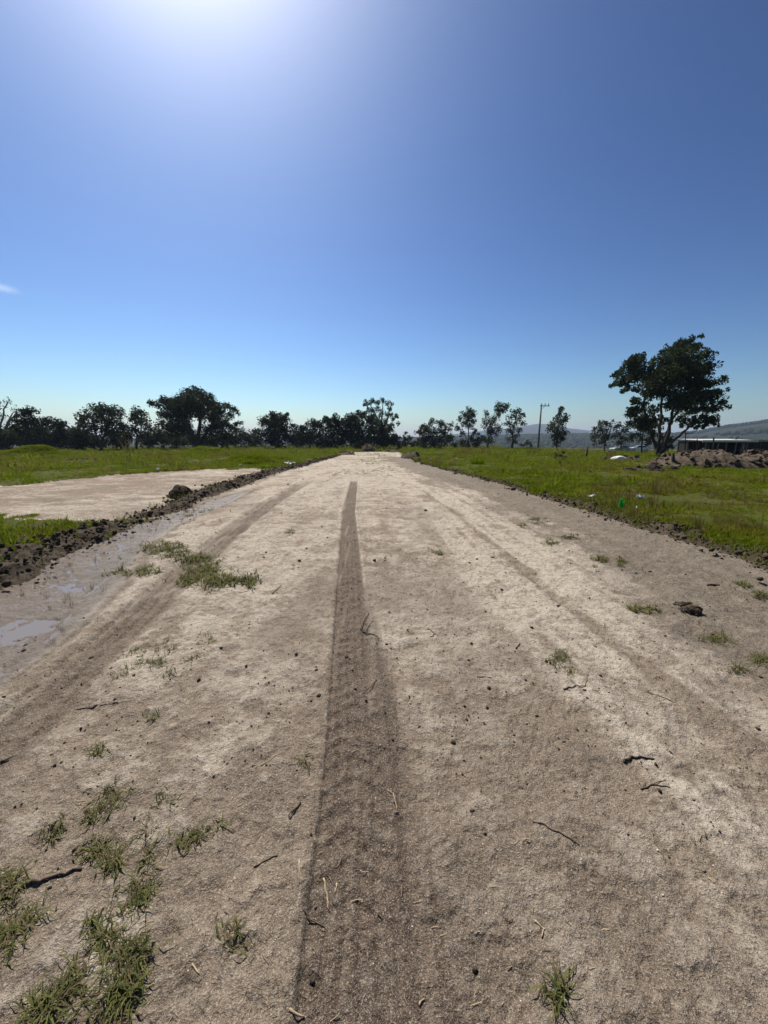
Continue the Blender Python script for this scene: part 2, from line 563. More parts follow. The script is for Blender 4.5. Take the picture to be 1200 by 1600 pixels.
# ------------------------------------------------------------------ ground, road and bare patch from one land sheet
def build_land():
    rows = [.25]
    while rows[-1] < 6000:
        r = rows[-1]
        rows.append(r * (1.0066 if r < 14 else 1.011 if r < 60 else 1.025 if r < 160 else 1.035))
    rows = np.array(rows)
    th = math.radians(58)
    nc = 900
    cols = np.concatenate([np.linspace(-th, th, nc), np.linspace(th, 2 * PI - th, 60)[1:-1]])
    A, R = np.meshgrid(cols, rows)
    X = (np.sin(A) * R).ravel(); Y = (np.cos(A) * R).ravel()
    Z = height(X, Y)
    V = np.stack([X, Y, Z], 1)
    nr, ncol = len(rows), len(cols)
    i = np.arange(nr - 1)[:, None] * ncol; j = np.arange(ncol)[None, :]; j2 = (j + 1) % ncol
    Q = np.stack([(i + j), (i + j2), (i + ncol + j2), (i + ncol + j)], -1).reshape(-1, 4)
    Q = Q[:, ::-1]
    cx = X[Q].mean(1); cy = Y[Q].mean(1); cr = np.hypot(cx, cy)
    road, bare = zones(cx, cy)
    hill = cr > 450
    # attributes
    d = X - xt(Y)
    tr = (1 - sst(.12, .165, np.abs(d))) * (1 - sst(14.5, 15.6, Y))
    tr2 = (1 - sst(.10, .22, np.abs(d - .21 + .045 * Y))) * (1 - sst(1.8, 5.5, Y)) * .8
    tr = np.maximum(tr * (.75 + .25 * vn(X * 2, Y * .7, 90)), tr2)
    tr = tr * (1 - .3 * sst(.60, .80, vn(X * 34, Y * .9, 91)))
    dl = (X - xtl(Y)) * .72
    tl = (1 - sst(.10, .19, np.abs(dl))) * (1 - sst(13, 18, Y)) * (.46 + .3 * vn(X * 8, Y * 2, 92))
    tw = (1 - sst(.3, .9, np.abs(X - .55 - .03 * Y))) * (1 - sst(2.2, 5.0, Y)) * (.20 + .35 * fbm(X * 3, Y * 1.2, 155, 3))
    track = np.maximum(np.maximum(tr, tl), tw)
    dc = (X - channel(Y)) / np.interp(Y, [1.5, 3.5, 6, 9, 11], [1.05, .80, .50, .34, .26])
    wet = np.exp(-dc ** 2 * .9) * (1 - sst(9.5, 14, Y)) * sst(-.12, -.45, dl)
    big = fbm(X * .55 + 7, Y * .22, 95, 4)
    med = fbm(X * 2.6, Y * .75, 96, 4)
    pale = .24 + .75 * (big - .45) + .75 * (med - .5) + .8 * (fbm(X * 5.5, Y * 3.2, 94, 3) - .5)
    pale = pale + .50 * sst(1.5, 4.0, Y) + .06 * sst(4, 10, Y) + .08 * (X < 0)  # paler with distance: grazing-light brightening painted into soil colour, besides drier sand
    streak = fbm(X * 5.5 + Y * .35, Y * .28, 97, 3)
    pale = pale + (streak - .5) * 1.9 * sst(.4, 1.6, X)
    pale = pale + .45 * np.exp(-((dl + .36) / .16) ** 2) * (1 - sst(9, 13, Y)) - .20 * (1 - sst(1.0, 2.4, Y))  # foreground term: lens falloff painted into the colour along with damper soil
    cr_ = crust(X, Y)
    fine = fbm(X * 15 + Y * .6, Y * .8, 153, 3)
    pale = pale + (cr_ - .55) * .62 + (fine - .5) * 1.0 * sst(.5, 1.4, X) - .55 * wet
    pale = np.where(in_poly(X, Y, BARE), .44 + 1.2 * (big - .5) + 1.0 * (fbm(X * .8, Y * 2.4, 154, 4) - .5) + (cr_ - .5) * .6, pale)
    dark = sst(3.1, 1.0, xr(Y) - X + 1.6 * (fbm(X * .8, Y * .35, 98, 3) - .5)) * .95 * (Y < 40)
    dark = np.maximum(dark * (.85 + .5 * (1 - cr_) + .9 * (fine - .5)), sst(.9, .1, X - xl(Y)) * .55 * (X > xl(Y) - .3))
    dark = np.maximum(dark, 0.30 * sst(.52, .74, fbm(X * 1.4 + 4, Y * .6, 99, 5)))
    dark = np.maximum(dark, .7 * np.exp(-((wet - .38) / .14) ** 2) * fbm(X * 3, Y * 3, 93, 3) * 1.6)
    green = .55 * sst(.50, .68, fbm(X * .8, Y * .3, 100, 3)) * sst(18, 30, Y) * np.exp(-((X + 1.0) / 1.4) ** 2)
    red = .8 * sst(.55, .7, fbm(X * .7, Y * 1.1, 101, 4)) * (in_poly(X, Y, BARE) | (X < -3))
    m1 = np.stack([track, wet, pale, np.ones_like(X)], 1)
    m2 = np.stack([dark, green, red, np.ones_like(X)], 1)

    def part(name, mask, mat, attrs=False):
        q = Q[mask]
        used = np.unique(q)
        remap = np.full(len(V), -1); remap[used] = np.arange(len(used))
        me = mesh_np(name, V[used], remap[q], mat, True)
        if attrs:
            for nm, a in (('m1', m1), ('m2', m2)):
                at_ = me.attributes.new(nm, 'FLOAT_COLOR', 'POINT')
                at_.data.foreach_set('color', np.clip(a[used], 0, 1).astype(np.float32).ravel())
        return link(name, me, kind='structure')
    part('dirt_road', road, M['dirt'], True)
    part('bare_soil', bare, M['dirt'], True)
    part('ground', ~road & ~bare & ~hill, M['field'])
    part('hills', hill, M['hill'])


build_land()

# shallow muddy water standing in the wet channel
ys = np.linspace(1.2, 10.5, 60)
V = []; F = []
for k, y in enumerate(ys):
    c = float(channel(y)); w = float(np.interp(y, [1.2, 3.5, 6, 9, 10.5], [.5, .45, .36, .25, .1]))
    for q in range(9):
        V.append((c + w * (q / 4 - 1), y, 0))
V = np.array(V); LEVEL = -.058
V[:, 2] = LEVEL
n = 9
F = np.array([[k * n + q, k * n + q + 1, (k + 1) * n + q + 1, (k + 1) * n + q] for k in range(len(ys) - 1) for q in range(n - 1)])
link('puddle', mesh_np('puddle', V, F, M['water'], True), kind='structure')


# ------------------------------------------------------------------ soil banks, heaps and clods
def ico(sub=1):
    t_ = (1 + 5 ** .5) / 2
    v = [(-1, t_, 0), (1, t_, 0), (-1, -t_, 0), (1, -t_, 0), (0, -1, t_), (0, 1, t_), (0, -1, -t_), (0, 1, -t_), (t_, 0, -1), (t_, 0, 1), (-t_, 0, -1), (-t_, 0, 1)]
    v = [np.array(p) / np.linalg.norm(p) for p in v]
    f = [(0, 11, 5), (0, 5, 1), (0, 1, 7), (0, 7, 10), (0, 10, 11), (1, 5, 9), (5, 11, 4), (11, 10, 2), (10, 7, 6), (7, 1, 8), (3, 9, 4), (3, 4, 2), (3, 2, 6), (3, 6, 8), (3, 8, 9), (4, 9, 5), (2, 4, 11), (6, 2, 10), (8, 6, 7), (9, 8, 1)]
    for _ in range(sub):
        cache = {}; g = []
        def mid(a, b):
            k = (min(a, b), max(a, b))
            if k not in cache:
                m = v[a] + v[b]; v.append(m / np.linalg.norm(m)); cache[k] = len(v) - 1
            return cache[k]
        for a, b, c in f:
            ab, bc, ca = mid(a, b), mid(b, c), mid(c, a)
            g += [(a, ab, ca), (b, bc, ab), (c, ca, bc), (ab, bc, ca)]
        f = g
    return np.array(v), [list(q) for q in f]


ICO1 = ico(1)
ICO0 = ico(0)


def lump(seed, sub=1, rough=.45):
    r = np.random.default_rng(seed)
    v, f = (ICO1 if sub else ICO0)
    w = v * (1 + rough * (r.random((len(v), 1)) - .5) * 1.2)
    w = w * np.array([1, r.uniform(.7, 1), r.uniform(.6, .9)])
    return w, f


def blades(n, rad, lmin, lmax, wid, lean, seed, flat=0.0, centre=None):
    """n curved blades; returns V, F"""
    r = np.random.default_rng(seed)
    V = []; F = []
    for k in range(n):
        if centre is None:
            a = r.uniform(0, 2 * PI); q = rad * math.sqrt(r.random()); bx, by, bz = q * math.cos(a), q * math.sin(a), 0.0
            az = a + r.normal() * .9
        else:
            bx, by, bz, az = centre[k]
        L = r.uniform(lmin, lmax); ln = abs(r.normal(lean, .3)); ln = min(ln, 1.45)
        d = np.array((math.cos(az), math.sin(az)))
        w = wid * r.lognormal(0, .35); nx, ny = -d[1] * w / 2, d[0] * w / 2
        a1 = max(.05, PI / 2 - ln * .7); a2 = max(-.5, PI / 2 - ln * 1.25 - flat)
        p0 = np.array((bx, by, bz - .004)); p1 = p0 + L * .5 * np.array((d[0] * math.cos(a1), d[1] * math.cos(a1), math.sin(a1)))
        p2 = p1 + L * .5 * np.array((d[0] * math.cos(a2), d[1] * math.cos(a2), math.sin(a2)))
        p2[2] = max(p2[2], bz + .003)
        i = len(V)
        V += [p0 + (nx, ny, 0), p0 - (nx, ny, 0), p1 + (nx * .85, ny * .85, 0), p1 - (nx * .85, ny * .85, 0), p2]
        F += [[i, i + 1, i + 3], [i, i + 3, i + 2], [i + 2, i + 3, i + 4]]
    return np.array(V), np.array(F)


CLODS = {}
def clod_mesh(k, mat):
    key = (k, mat)
    if key not in CLODS:
        v, f = lump(100 + k, 1, .95)
        CLODS[key] = mesh_np('clod', v, f, M[mat], False)
    return CLODS[key]


def bank(label, line, width, h0, mat, n_clods, csize, seed, group, prof=None, y_step=.032, n_crumbs=1500, n_weeds=520):
    """a ridge of turned soil along a line on the ground, with clods lying on it"""
    r = np.random.default_rng(seed)
    L = np.asarray(line)
    seg = np.hypot(*np.diff(L, axis=0).T); s = np.concatenate([[0], np.cumsum(seg)])
    root = thing('soil_bank', label, 'soil bank', (L[0, 0], L[0, 1], 0), 0, group)
    o = np.array([L[0, 0], L[0, 1], 0])
    u = [0.0]
    while u[-1] < s[-1]:
        yy = np.interp(u[-1], s, L[:, 1])
        u.append(u[-1] + max(y_step, y_step * yy / 6))
    u = np.array(u)
    cx = np.interp(u, s, L[:, 0]); cy = np.interp(u, s, L[:, 1])
    tx = np.gradient(cx); ty = np.gradient(cy); tn = np.hypot(tx, ty); nx, ny = ty / tn, -tx / tn
    q = np.linspace(-1, 1, 34)
    hp = np.ones_like(u) if prof is None else np.interp(cy, prof[0], prof[1])
    wob = (fbm(u * .9, u * 0, seed, 3) - .5) * .35
    X = cx[:, None] + nx[:, None] * (q[None] * width * (.7 + .5 * hp[:, None]) + wob[:, None]); Y = cy[:, None] + ny[:, None] * (q[None] * width + wob[:, None])
    base = height(X.ravel(), Y.ravel()).reshape(X.shape)
    env = (np.cos(q * PI) * .5 + .5)[None] ** .8
    n = fbm(X * 4.5, Y * 4.5, seed + 3, 4) ; n2 = fbm(X * 15, Y * 15, seed + 5, 4, .65)
    hh = hp[:, None] * h0 * env * (.15 + 1.6 * n) + (n2 - .5) * .15 * env ** .5 * np.minimum(hp[:, None], 1)
    Z = base + hh - .035
    V = np.stack([X, Y, Z], -1).reshape(-1, 3) - o
    m = len(q)
    F = np.array([[a * m + b, a * m + b + 1, (a + 1) * m + b + 1, (a + 1) * m + b] for a in range(len(u) - 1) for b in range(m - 1)])
    link('ridge', mesh_np('ridge', V, F, M[mat], False), root)
    # clods
    def place():
        # denser towards the near end
        k = int(len(u) * r.random())
        b = min(m - 1, max(0, int(m * (.5 + r.normal() * .21))))
        return X[k, b], Y[k, b], Z[k, b], cy[k], hp[k]
    made = 0
    while made < n_clods:
        x, y, z, yy, hk = place()
        if hk < .25 and r.random() < .7:
            continue
        sz = csize * r.lognormal(0, .48) * (.6 + .5 * min(hk, 1.2)) * (1 + .035 * yy)
        c = link('clod', clod_mesh(int(r.integers(8)), mat), root, (x - o[0], y - o[1], z + sz * .25))
        c.scale = (sz, sz * r.uniform(.8, 1.2), sz * r.uniform(.7, 1.0)); c.rotation_euler = r.uniform(0, 6, 3)
        made += 1
    mb_v = []; mb_f = []; k0 = 0
    v0, f0 = ICO0; f0 = np.array(f0)
    for _ in range(n_crumbs):
        x, y, z, yy, hk = place()
        x += r.normal() * width * .45; y += r.normal() * .1
        z = hz(x, y, False) if abs(x) > 1e9 else z
        sz = r.lognormal(math.log(.008), .6) * (1 + .045 * yy)
        w = v0 * (1 + .5 * (r.random((12, 1)) - .5)) * sz
        mb_v.append(w + np.array((x - o[0], y - o[1], z + sz * .3))); mb_f.append(f0 + k0); k0 += 12
    c = []
    for _ in range(n_weeds):
        x, y, z, yy, hk = place()
        side = -1 if L[0, 0] < 0 else 1
        x += side * abs(r.normal()) * width * .5; z += -.01
        for q in range(7):
            c.append((x - o[0] + r.normal() * .015, y - o[1] + r.normal() * .015, z, r.uniform(0, 6.28)))
    Vb, Fb = blades(len(c), 0, .05, .15, .007, .7, seed, 0, c)
    me = mesh_np('weeds', Vb, Fb, M['grass']); me.materials.append(M['dry'])
    me.polygons.foreach_set('material_index', np.repeat((r.random(len(c)) < .3).astype(np.int32), 3))
    link('weeds', me, root, kind='stuff')
    link('crumbs', mesh_np('crumbs', np.concatenate(mb_v), np.concatenate(mb_f), M[mat]), root, kind='stuff')
    return root


bank('long dark ridge of turned soil along the left side of the dirt road', LB[:-1] + np.array([(-.12, 0)]), .40, .15, 'soil', 200, .023, 301,
     'soil banks along the road', ([4, 6.6, 7.2, 7.6, 8.5, 10.4, 11, 13, 20, 30, 45], [1.05, 1.0, .45, .3, .8, .8, 1.1, 1.2, 1.1, .8, .6]), n_crumbs=6500)
bank('low crumbling earth edge between the right side of the road and the grass', RB[:-1] + np.array([(.10, 0)]), .36, .075, 'soil_r', 140, .015, 302,
     'soil banks along the road', n_weeds=1700, prof=([4, 5.5, 6.2, 7.5, 9, 12, 20, 30, 44], [.9, 1.0, 1.7, .9, 1.3, .8, .7, .7, .5]), n_crumbs=6500)


def heap(name, label, cat, px, py, wpx, hgt, depth, mat, seed, n_clods=0, csize=.1, peaks=1, rough=.35, group=None):
    p = at(px, py); y = p[1] + depth; w = wpx * mpp(y) / 2; x = p[0] * y / p[1]
    root = thing(name, label, cat, (x, y, 0), 0, group)
    r = np.random.default_rng(seed)
    nx, ny = int(min(300, 40 + wpx * 1.3)), 60
    U, W = np.meshgrid(np.linspace(-1.1, 1.1, nx), np.linspace(-1.1, 1.1, ny))
    rr = np.clip(1 - np.abs(U) ** 2.2 - np.abs(W) ** 2, 0, 1)
    X = x + U * w; Y = y + W * depth
    prof = rr ** .75
    if peaks > 1:
        prof = prof * (.55 + .75 * fbm(X * peaks / w * .6, Y * 0 + seed, seed, 2))
    n1 = fbm(X * 2.4, Y * 2.4, seed + 1, 5, .62) - .5
    n2 = fbm(X * 7.5, Y * 7.5, seed + 2, 4, .6) - .5
    Z = height(X.ravel(), Y.ravel(), False).reshape(X.shape) - .06 + hgt * prof * (1 + rough * 1.6 * n1) + rough * hgt * .5 * n2 * (rr > 0)
    V = np.stack([X - x, Y - y, Z], -1).reshape(-1, 3)
    F = np.array([[a * nx + b, a * nx + b + 1, (a + 1) * nx + b + 1, (a + 1) * nx + b] for a in range(ny - 1) for b in range(nx - 1)])
    link('mound', mesh_np('mound', V, F, M[mat], True), root)
    for _ in range(n_clods):
        a = int(r.integers(ny * .1, ny * .8)); b = int(r.integers(nx * .06, nx * .94))
        sz = csize * r.lognormal(0, .5)
        c = link('clod', clod_mesh(int(r.integers(8)), mat), root, (X[a, b] - x, Y[a, b] - y, Z[a, b] + sz * .2))
        c.scale = (sz * r.uniform(.9, 1.5), sz, sz * r.uniform(.6, 1)); c.rotation_euler = (r.normal() * .4, r.normal() * .4, r.uniform(0, 6))
    return root


heap('soil_heap', 'long heap of cloddy brown earth in front of the shed', 'soil heap', 1135, 735, 250, 1.0, 2.2, 'soil_b', 401, 280, .085, 7, .34)
heap('soil_heap', 'low strip of churned dark earth in the grass before the big tree', 'soil heap', 1008, 738, 100, .16, .8, 'soil', 402, 45, .09, 5, .6)
heap('soil_heap', 'dark cut edge of earth behind the white sack', 'soil heap', 972, 722, 84, .30, .9, 'soil', 403, 20, .12, 4, .4)
heap('gravel_pile', 'small pointed grey soil pile on the right edge of the road', 'soil pile', 643, 717, 32, .62, 1.1, 'soil_g', 404, 8, .06, 1, .12)
heap('gravel_pile', 'lower dark soil lump touching the left side of the grey pile', 'soil pile', 633, 716, 14, .48, .7, 'soil', 405, 6, .08, 1, .3)
heap('soil_heap', 'dull brown conical heap at the far end of the road before the trees', 'soil heap', 575, 706, 24, 1.15, 1.6, 'soil_r', 406, 12, .12, 1, .35)
heap('soil_heap', 'pale scraped soil ridge at the far left end of the road', 'soil heap', 542, 711, 30, .38, 1.3, 'soil_b', 407, 20, .12, 4, .5)
heap('soil_heap', 'reddish scraped soil ridge at the far right end of the road', 'soil heap', 608, 706, 44, .34, 1.5, 'soil_b', 408, 20, .12, 5, .5)
heap('soil_heap', 'thin dark soil scar across the left grass field', 'soil heap', 132, 721, 58, .13, .7, 'soil', 409, 18, .09, 5, .5)

# ------------------------------------------------------------------ grass
tufts = bpy.data.collections.new('tuft_kinds')
for k in range(10):
    mat = 'grass' if k < 6 else 'grass_y' if k < 9 else 'dry'
    if k == 9:
        V, F = blades(16, .06, .16, .34, .006, .25, 500 + k)
    else:
        V, F = blades(30, .085, .05, .135, .0075, .55, 500 + k)
    o = bpy.data.objects.new('tuft_%d' % k, mesh_np('tuft', V, F, M[mat]))
    tufts.objects.link(o)


def scatter(name, P, rot, scl, idx, coll, zf, **props):
    me = bpy.data.meshes.new(name)
    me.vertices.add(len(P)); me.vertices.foreach_set('co', np.asarray(P, np.float32).ravel())
    for nm, typ, a in (('rz', 'FLOAT', rot), ('sc', 'FLOAT', scl), ('ix', 'INT', idx), ('zf', 'FLOAT', zf)):
        at_ = me.attributes.new(nm, typ, 'POINT'); at_.data.foreach_set('value', np.asarray(a))
    o = link(name, me, **props)
    ng = bpy.data.node_groups.new(name, 'GeometryNodeTree')
    ng.interface.new_socket('Geometry', in_out='INPUT', socket_type='NodeSocketGeometry')
    ng.interface.new_socket('Geometry', in_out='OUTPUT', socket_type='NodeSocketGeometry')
    N = ng.nodes; K = ng.links.new
    gi = N.new('NodeGroupInput'); go = N.new('NodeGroupOutput')
    ip = N.new('GeometryNodeInstanceOnPoints'); ci = N.new('GeometryNodeCollectionInfo')
    ci.inputs['Collection'].default_value = coll; ci.inputs['Separate Children'].default_value = True; ci.inputs['Reset Children'].default_value = True
    def attr(nm, typ):
        a = N.new('GeometryNodeInputNamedAttribute'); a.data_type = typ; a.inputs['Name'].default_value = nm
        return a.outputs['Attribute']
    cx = N.new('ShaderNodeCombineXYZ'); K(attr('rz', 'FLOAT'), cx.inputs['Z'])
    K(gi.outputs[0], ip.inputs['Points']); K(ci.outputs[0], ip.inputs['Instance']); ip.inputs['Pick Instance'].default_value = True
    K(attr('ix', 'INT'), ip.inputs['Instance Index']); K(cx.outputs[0], ip.inputs['Rotation']); sv = N.new('ShaderNodeCombineXYZ'); mz = N.new('ShaderNodeMath'); mz.operation = 'MULTIPLY'
    sa = attr('sc', 'FLOAT'); K(sa, mz.inputs[0]); K(attr('zf', 'FLOAT'), mz.inputs[1])
    K(sa, sv.inputs['X']); K(sa, sv.inputs['Y']); K(mz.outputs[0], sv.inputs['Z']); K(sv.outputs[0], ip.inputs['Scale'])
    K(ip.outputs[0], go.inputs[0])
    md = o.modifiers.new('scatter', 'NODES'); md.node_group = ng
    return o


def grass_points():
    out = []
    #       r0  r1   per m2  scale
    for r0, r1, dens, sc in ((4.2, 9, 150, .62), (9, 16, 80, .8), (16, 28, 30, 1.35), (28, 50, 11, 1.9), (50, 120, 3.4, 2.7)):
        th = math.radians(54)
        area = th * (r1 * r1 - r0 * r0)
        n = int(area * dens * (3.0 if mat in ('oak', 'willow') else 2.5))
        r = np.sqrt(rng.uniform(r0 * r0, r1 * r1, n)); a = rng.uniform(-th, th, n)
        x, y = np.sin(a) * r, np.cos(a) * r
        road, bare = zones(x, y)
        patch = fbm(x * .5, y * .5, 120, 4)
        thin = fbm(x * 1.6, y * 1.6, 121, 3)
        keep = ~road & ~bare & (rng.random(n) < .10 + 1.5 * sst(.40, .60, thin))
        keep &= ~((x > xr(y) - .1) & (x < xr(y) + .22) & (rng.random(n) < .5))
        keep &= ~((x < xl(y) + .1) & (x > xl(y) - .38) & (rng.random(n) < .85))
        x, y, patch = x[keep], y[keep], patch[keep]
        n = len(x)
        s = sc * rng.lognormal(-.08, .34, n) * (.5 + 1.0 * sst(.32, .68, patch))
        ix = rng.integers(0, 6, n); yel = rng.random(n) < .22 + .5 * sst(.45, .65, fbm(x * .25, y * .25, 123, 3)); ix[yel] = rng.integers(6, 9, yel.sum())
        big_ = rng.random(n) < .03; s[big_] *= rng.uniform(1.4, 2.2, big_.sum())
        dryp = rng.random(n) < .03 + .22 * sst(.6, .7, fbm(x * .3, y * .3, 124, 3)); ix[dryp] = 9
        s[dryp] *= .8
        zf = rng.uniform(.4, 1.1, len(x)) * (1.0 if r0 < 9 else .85 if r0 < 16 else .68)
        out.append((x, y, s, ix, zf))
    for mx, my, sx, sy, h in MOUNDS:
        n = 1100
        x = mx + rng.normal(0, .62, n) * sx; y = my + rng.normal(0, .62, n) * sy
        out.append((x, y, rng.uniform(1.2, 2.6, n), rng.integers(0, 9, n), rng.uniform(.5, .9, n)))
    # thin green growth on the far stretch of the road
    n = 900
    x = rng.normal(-1.0, 1.1, n); y = rng.uniform(17, 56, n)
    k = fbm(x * .8, y * .3, 100, 3) > .52
    out.append((x[k], y[k], rng.uniform(.5, 1.0, k.sum()), rng.integers(0, 9, k.sum()), np.ones(k.sum()) * .6))
    # sprouts in the mud beside the puddle
    n = 90
    y = rng.uniform(2.6, 9, n); x = channel(y) + rng.normal(0, .45, n)
    out.append((x, y, rng.uniform(.12, .4, n), np.full(n, 9), np.ones(n)))
    x, y, s, ix, zf = [np.concatenate(c) for c in zip(*out)]
    z = height(x, y)
    scatter('grass', np.stack([x, y, z], 1), rng.uniform(0, 6.28, len(x)), s, ix.astype(np.int32), tufts, zf,
            kind='stuff', label='short green pasture grass covering the fields on both sides of the road', category='grass')


grass_points()

# ---- tufts of crabgrass growing on the road: (label tail, spots [(px, py, spread px)], blades, blade length)
def grass_patch(label, spots, nb, L, seed, mat='crab'):
    r = np.random.default_rng(seed)
    tot = sum(s[2] * s[3] for s in spots)
    c = []
    cx = np.mean([at(s[0], s[1])[:2] for s in spots], axis=0)
    for px, py, sx, sy in spots:
        k = max(3, int(nb * sx * sy / tot))
        ncl = max(1, k // 9)
        cl = [(px + r.normal() * sx * .52, py + r.normal() * sy * .52) for _ in range(ncl)]
        for q in range(k):
            a, b = cl[q % ncl]
            g = at(a, b)[:2] + r.normal(0, .016, 2)
            c.append((g[0], g[1], 0, r.uniform(0, 6.28)))
    xs = np.array([q[0] for q in c]); ys_ = np.array([q[1] for q in c])
    zs = height(xs, ys_)
    z0 = float(zs.mean())
    c = [(a - cx[0], b - cx[1], z - z0, d) for (a, b, _, d), z in zip(c, zs)]
    V, F = blades(len(c), 0, L * .3, L * 1.2, .0034 if cx[1] < 3 else .0070, 1.30, seed, .35, c)
    me = mesh_np('grass_patch', V, F, M[mat]); me.materials.append(M['dry']); me.materials.append(M['crab_d'])
    pick = np.repeat(r.choice([0, 1, 2], len(c), p=[.46, .24, .30]), 3)
    me.polygons.foreach_set('material_index', pick.astype(np.int32))
    return link('grass_patch', me, None, (cx[0], cx[1], z0), label=label, category='grass patch', group='grass patches on the dirt road')


GP = [
    ('grass patch uppermost of the cluster in the lower left, stretched in a band', [(190, 1245, 28, 14), (150, 1270, 30, 14), (85, 1305, 22, 12)], 230, .075),
    ('grass patch meeting the tip of the long stick in the lower left', [(150, 1335, 28, 18), (175, 1352, 18, 22)], 190, .075),
    ('tall narrow grass patch right of the long stick tip in the lower left', [(228, 1345, 10, 22), (220, 1400, 26, 30), (232, 1310, 10, 14)], 240, .08),
    ('grass patch on the left picture edge just above the long stick', [(22, 1375, 26, 20), (10, 1405, 20, 16)], 150, .08),
    ('grass patch on the left picture edge just below the long stick', [(18, 1465, 22, 24), (50, 1430, 14, 10)], 170, .08),
    ('large mat of grass at the bottom, nearest to the left corner cluster centre', [(205, 1500, 34, 18), (190, 1545, 28, 26), (165, 1480, 16, 14)], 330, .085),
    ('narrow upright grass tuft left of the large bottom mat', [(115, 1540, 14, 28), (90, 1560, 8, 10)], 130, .085),
    ('grass tuft cut by the bottom edge of the picture', [(65, 1588, 34, 14), (180, 1590, 20, 8)], 160, .085),
    ('small loose grass tuft between the two lower left grass bands', [(152, 1440, 16, 14), (165, 1470, 12, 12)], 90, .07),
    ('wide thin grass tuft right of the lower left cluster beside paw prints', [(300, 1318, 20, 14), (338, 1292, 8, 6)], 110, .07),
    ('single small grass tuft standing alone above dark scratches in the sand', [(367, 1468, 10, 12)], 50, .075),
    ('single dark grass tuft alone near the bottom right of the tyre track', [(866, 1548, 13, 15)], 70, .085),
    ('thin grass tuft above the lower left cluster near the picture edge', [(152, 1180, 16, 9)], 60, .08),
    ('tiny grass tuft left of the main tyre track at mid road', [(240, 1121, 9, 6)], 34, .08),
    ('tiny tuft on the right side of the lower left band', [(258, 1255, 10, 6)], 36, .06),
    ('ragged green grass patch right of the left tyre rut', [(215, 1020, 16, 10), (262, 1015, 18, 14), (240, 1042, 26, 8), (268, 1052, 12, 10), (195, 1056, 12, 8)], 300, .09),
    ('small grass tuft right of the ragged green patch', [(325, 1000, 12, 9), (305, 1032, 10, 5)], 70, .085),
    ('broad green grass patch growing across the left tyre rut', [(262, 860, 36, 10), (302, 872, 30, 9)], 800, .14),
    ('largest green grass patch on the road beside the left tyre rut', [(320, 890, 34, 14), (345, 912, 38, 11), (300, 905, 26, 11), (388, 908, 18, 9)], 1300, .14),
    ('dark grass tuft in the mud left of the rut', [(230, 893, 18, 8)], 120, .12),
    ('dark thin line of weeds in the wet mud left of the rut', [(188, 889, 26, 5)], 80, .12),
    ('low grass tuft at the base of the left soil bank by the water', [(292, 803, 10, 5), (316, 797, 10, 4)], 110, .13),
    ('pale green tuft on the right half of the road beside an upright twig', [(872, 1032, 15, 10), (886, 1052, 6, 5)], 120, .085),
    ('thin grass tuft in the pale streak on the right half of the road', [(1000, 955, 22, 6)], 100, .10),
    ('grass tuft below the dark mud clod on the right', [(1118, 997, 18, 7)], 110, .10),
    ('spiky grass tuft at the right picture edge', [(1190, 1032, 14, 12)], 110, .11),
    ('faint dry tuft left of the spiky tuft at the right edge', [(1150, 1048, 20, 6)], 60, .08),
    ('green tuft, larger of a pair near the right road edge', [(938, 877, 16, 6)], 130, .11),
    ('green tuft, smaller of a pair near the right road edge', [(972, 880, 7, 6)], 70, .11),
    ('scattered green tufts farthest up the right half of the road', [(838, 813, 16, 5), (815, 822, 10, 4)], 150, .12),
    ('dark tuft between the scattered tufts and the right earth edge', [(891, 841, 12, 4)], 80, .12),
    ('flat tuft just below the scattered tufts on the right', [(860, 851, 15, 4)], 80, .11),
    ('tiny bright tuft in the middle of the road right of the main track', [(686, 866, 9, 4)], 50, .11),
    ('tiny upright tuft left of the main tyre track far up', [(455, 834, 8, 4)], 44, .13),
    ('tiny dark sprout hugging the left edge of the main tyre track', [(478, 1190, 7, 4)], 20, .06),
    ('weedy clump on the dark soil at the right picture edge', [(1165, 915, 12, 6), (1190, 932, 12, 6)], 110, .13),
]
for k, (lb, sp, nb, L) in enumerate(GP):
    grass_patch(lb, sp, int(nb * (1.25 if k < 16 else 1.6)), L * (.85 if k < 16 else 1), 600 + k)


# ------------------------------------------------------------------ twigs, straws, pebbles and clods lying on the road
def twig(label, pts, rad, mat='twig', name='twig', forks=(), seed=0, lift=.0):
    r = np.random.default_rng(seed + 9000)
    P = np.array([at(*p) for p in pts])
    # refine and crook
    Q = []
    for a, b in zip(P[:-1], P[1:]):
        for t_ in np.linspace(0, 1, 5)[:-1]:
            Q.append(a + (b - a) * t_)
    Q.append(P[-1]); Q = np.array(Q)
    ln = np.linalg.norm(Q[-1] - Q[0])
    Q[1:-1, :2] += r.normal(0, .012 * ln + .0008, (len(Q) - 2, 2))
    z = height(Q[:, 0], Q[:, 1]); zz = np.maximum(z, np.linspace(z[0], z[-1], len(z)) - .004)
    Q[:, 2] = zz + rad * .7 + lift * np.linspace(0, 1, len(Q))
    o = Q.mean(0)
    mb = MB()
    mb.tube(Q - o, np.linspace(rad, rad * .5, len(Q)) * r.uniform(.85, 1.15, len(Q)), 5)
    for f, ex, ey in forks:
        i = int(f * (len(Q) - 1)); e = at(ex, ey); e[2] = hz(e[0], e[1]) + rad * 1.2
        m_ = (Q[i] + e) / 2 + np.array((0, 0, rad))
        mb.tube(np.array([Q[i], m_, e]) - o, [rad * .7, rad * .5, rad * .3], 5)
    return mb.build(name, M[mat], None, True, o, label=label, category='straw' if name == 'straw' else 'twig', group='twigs and straws on the road')


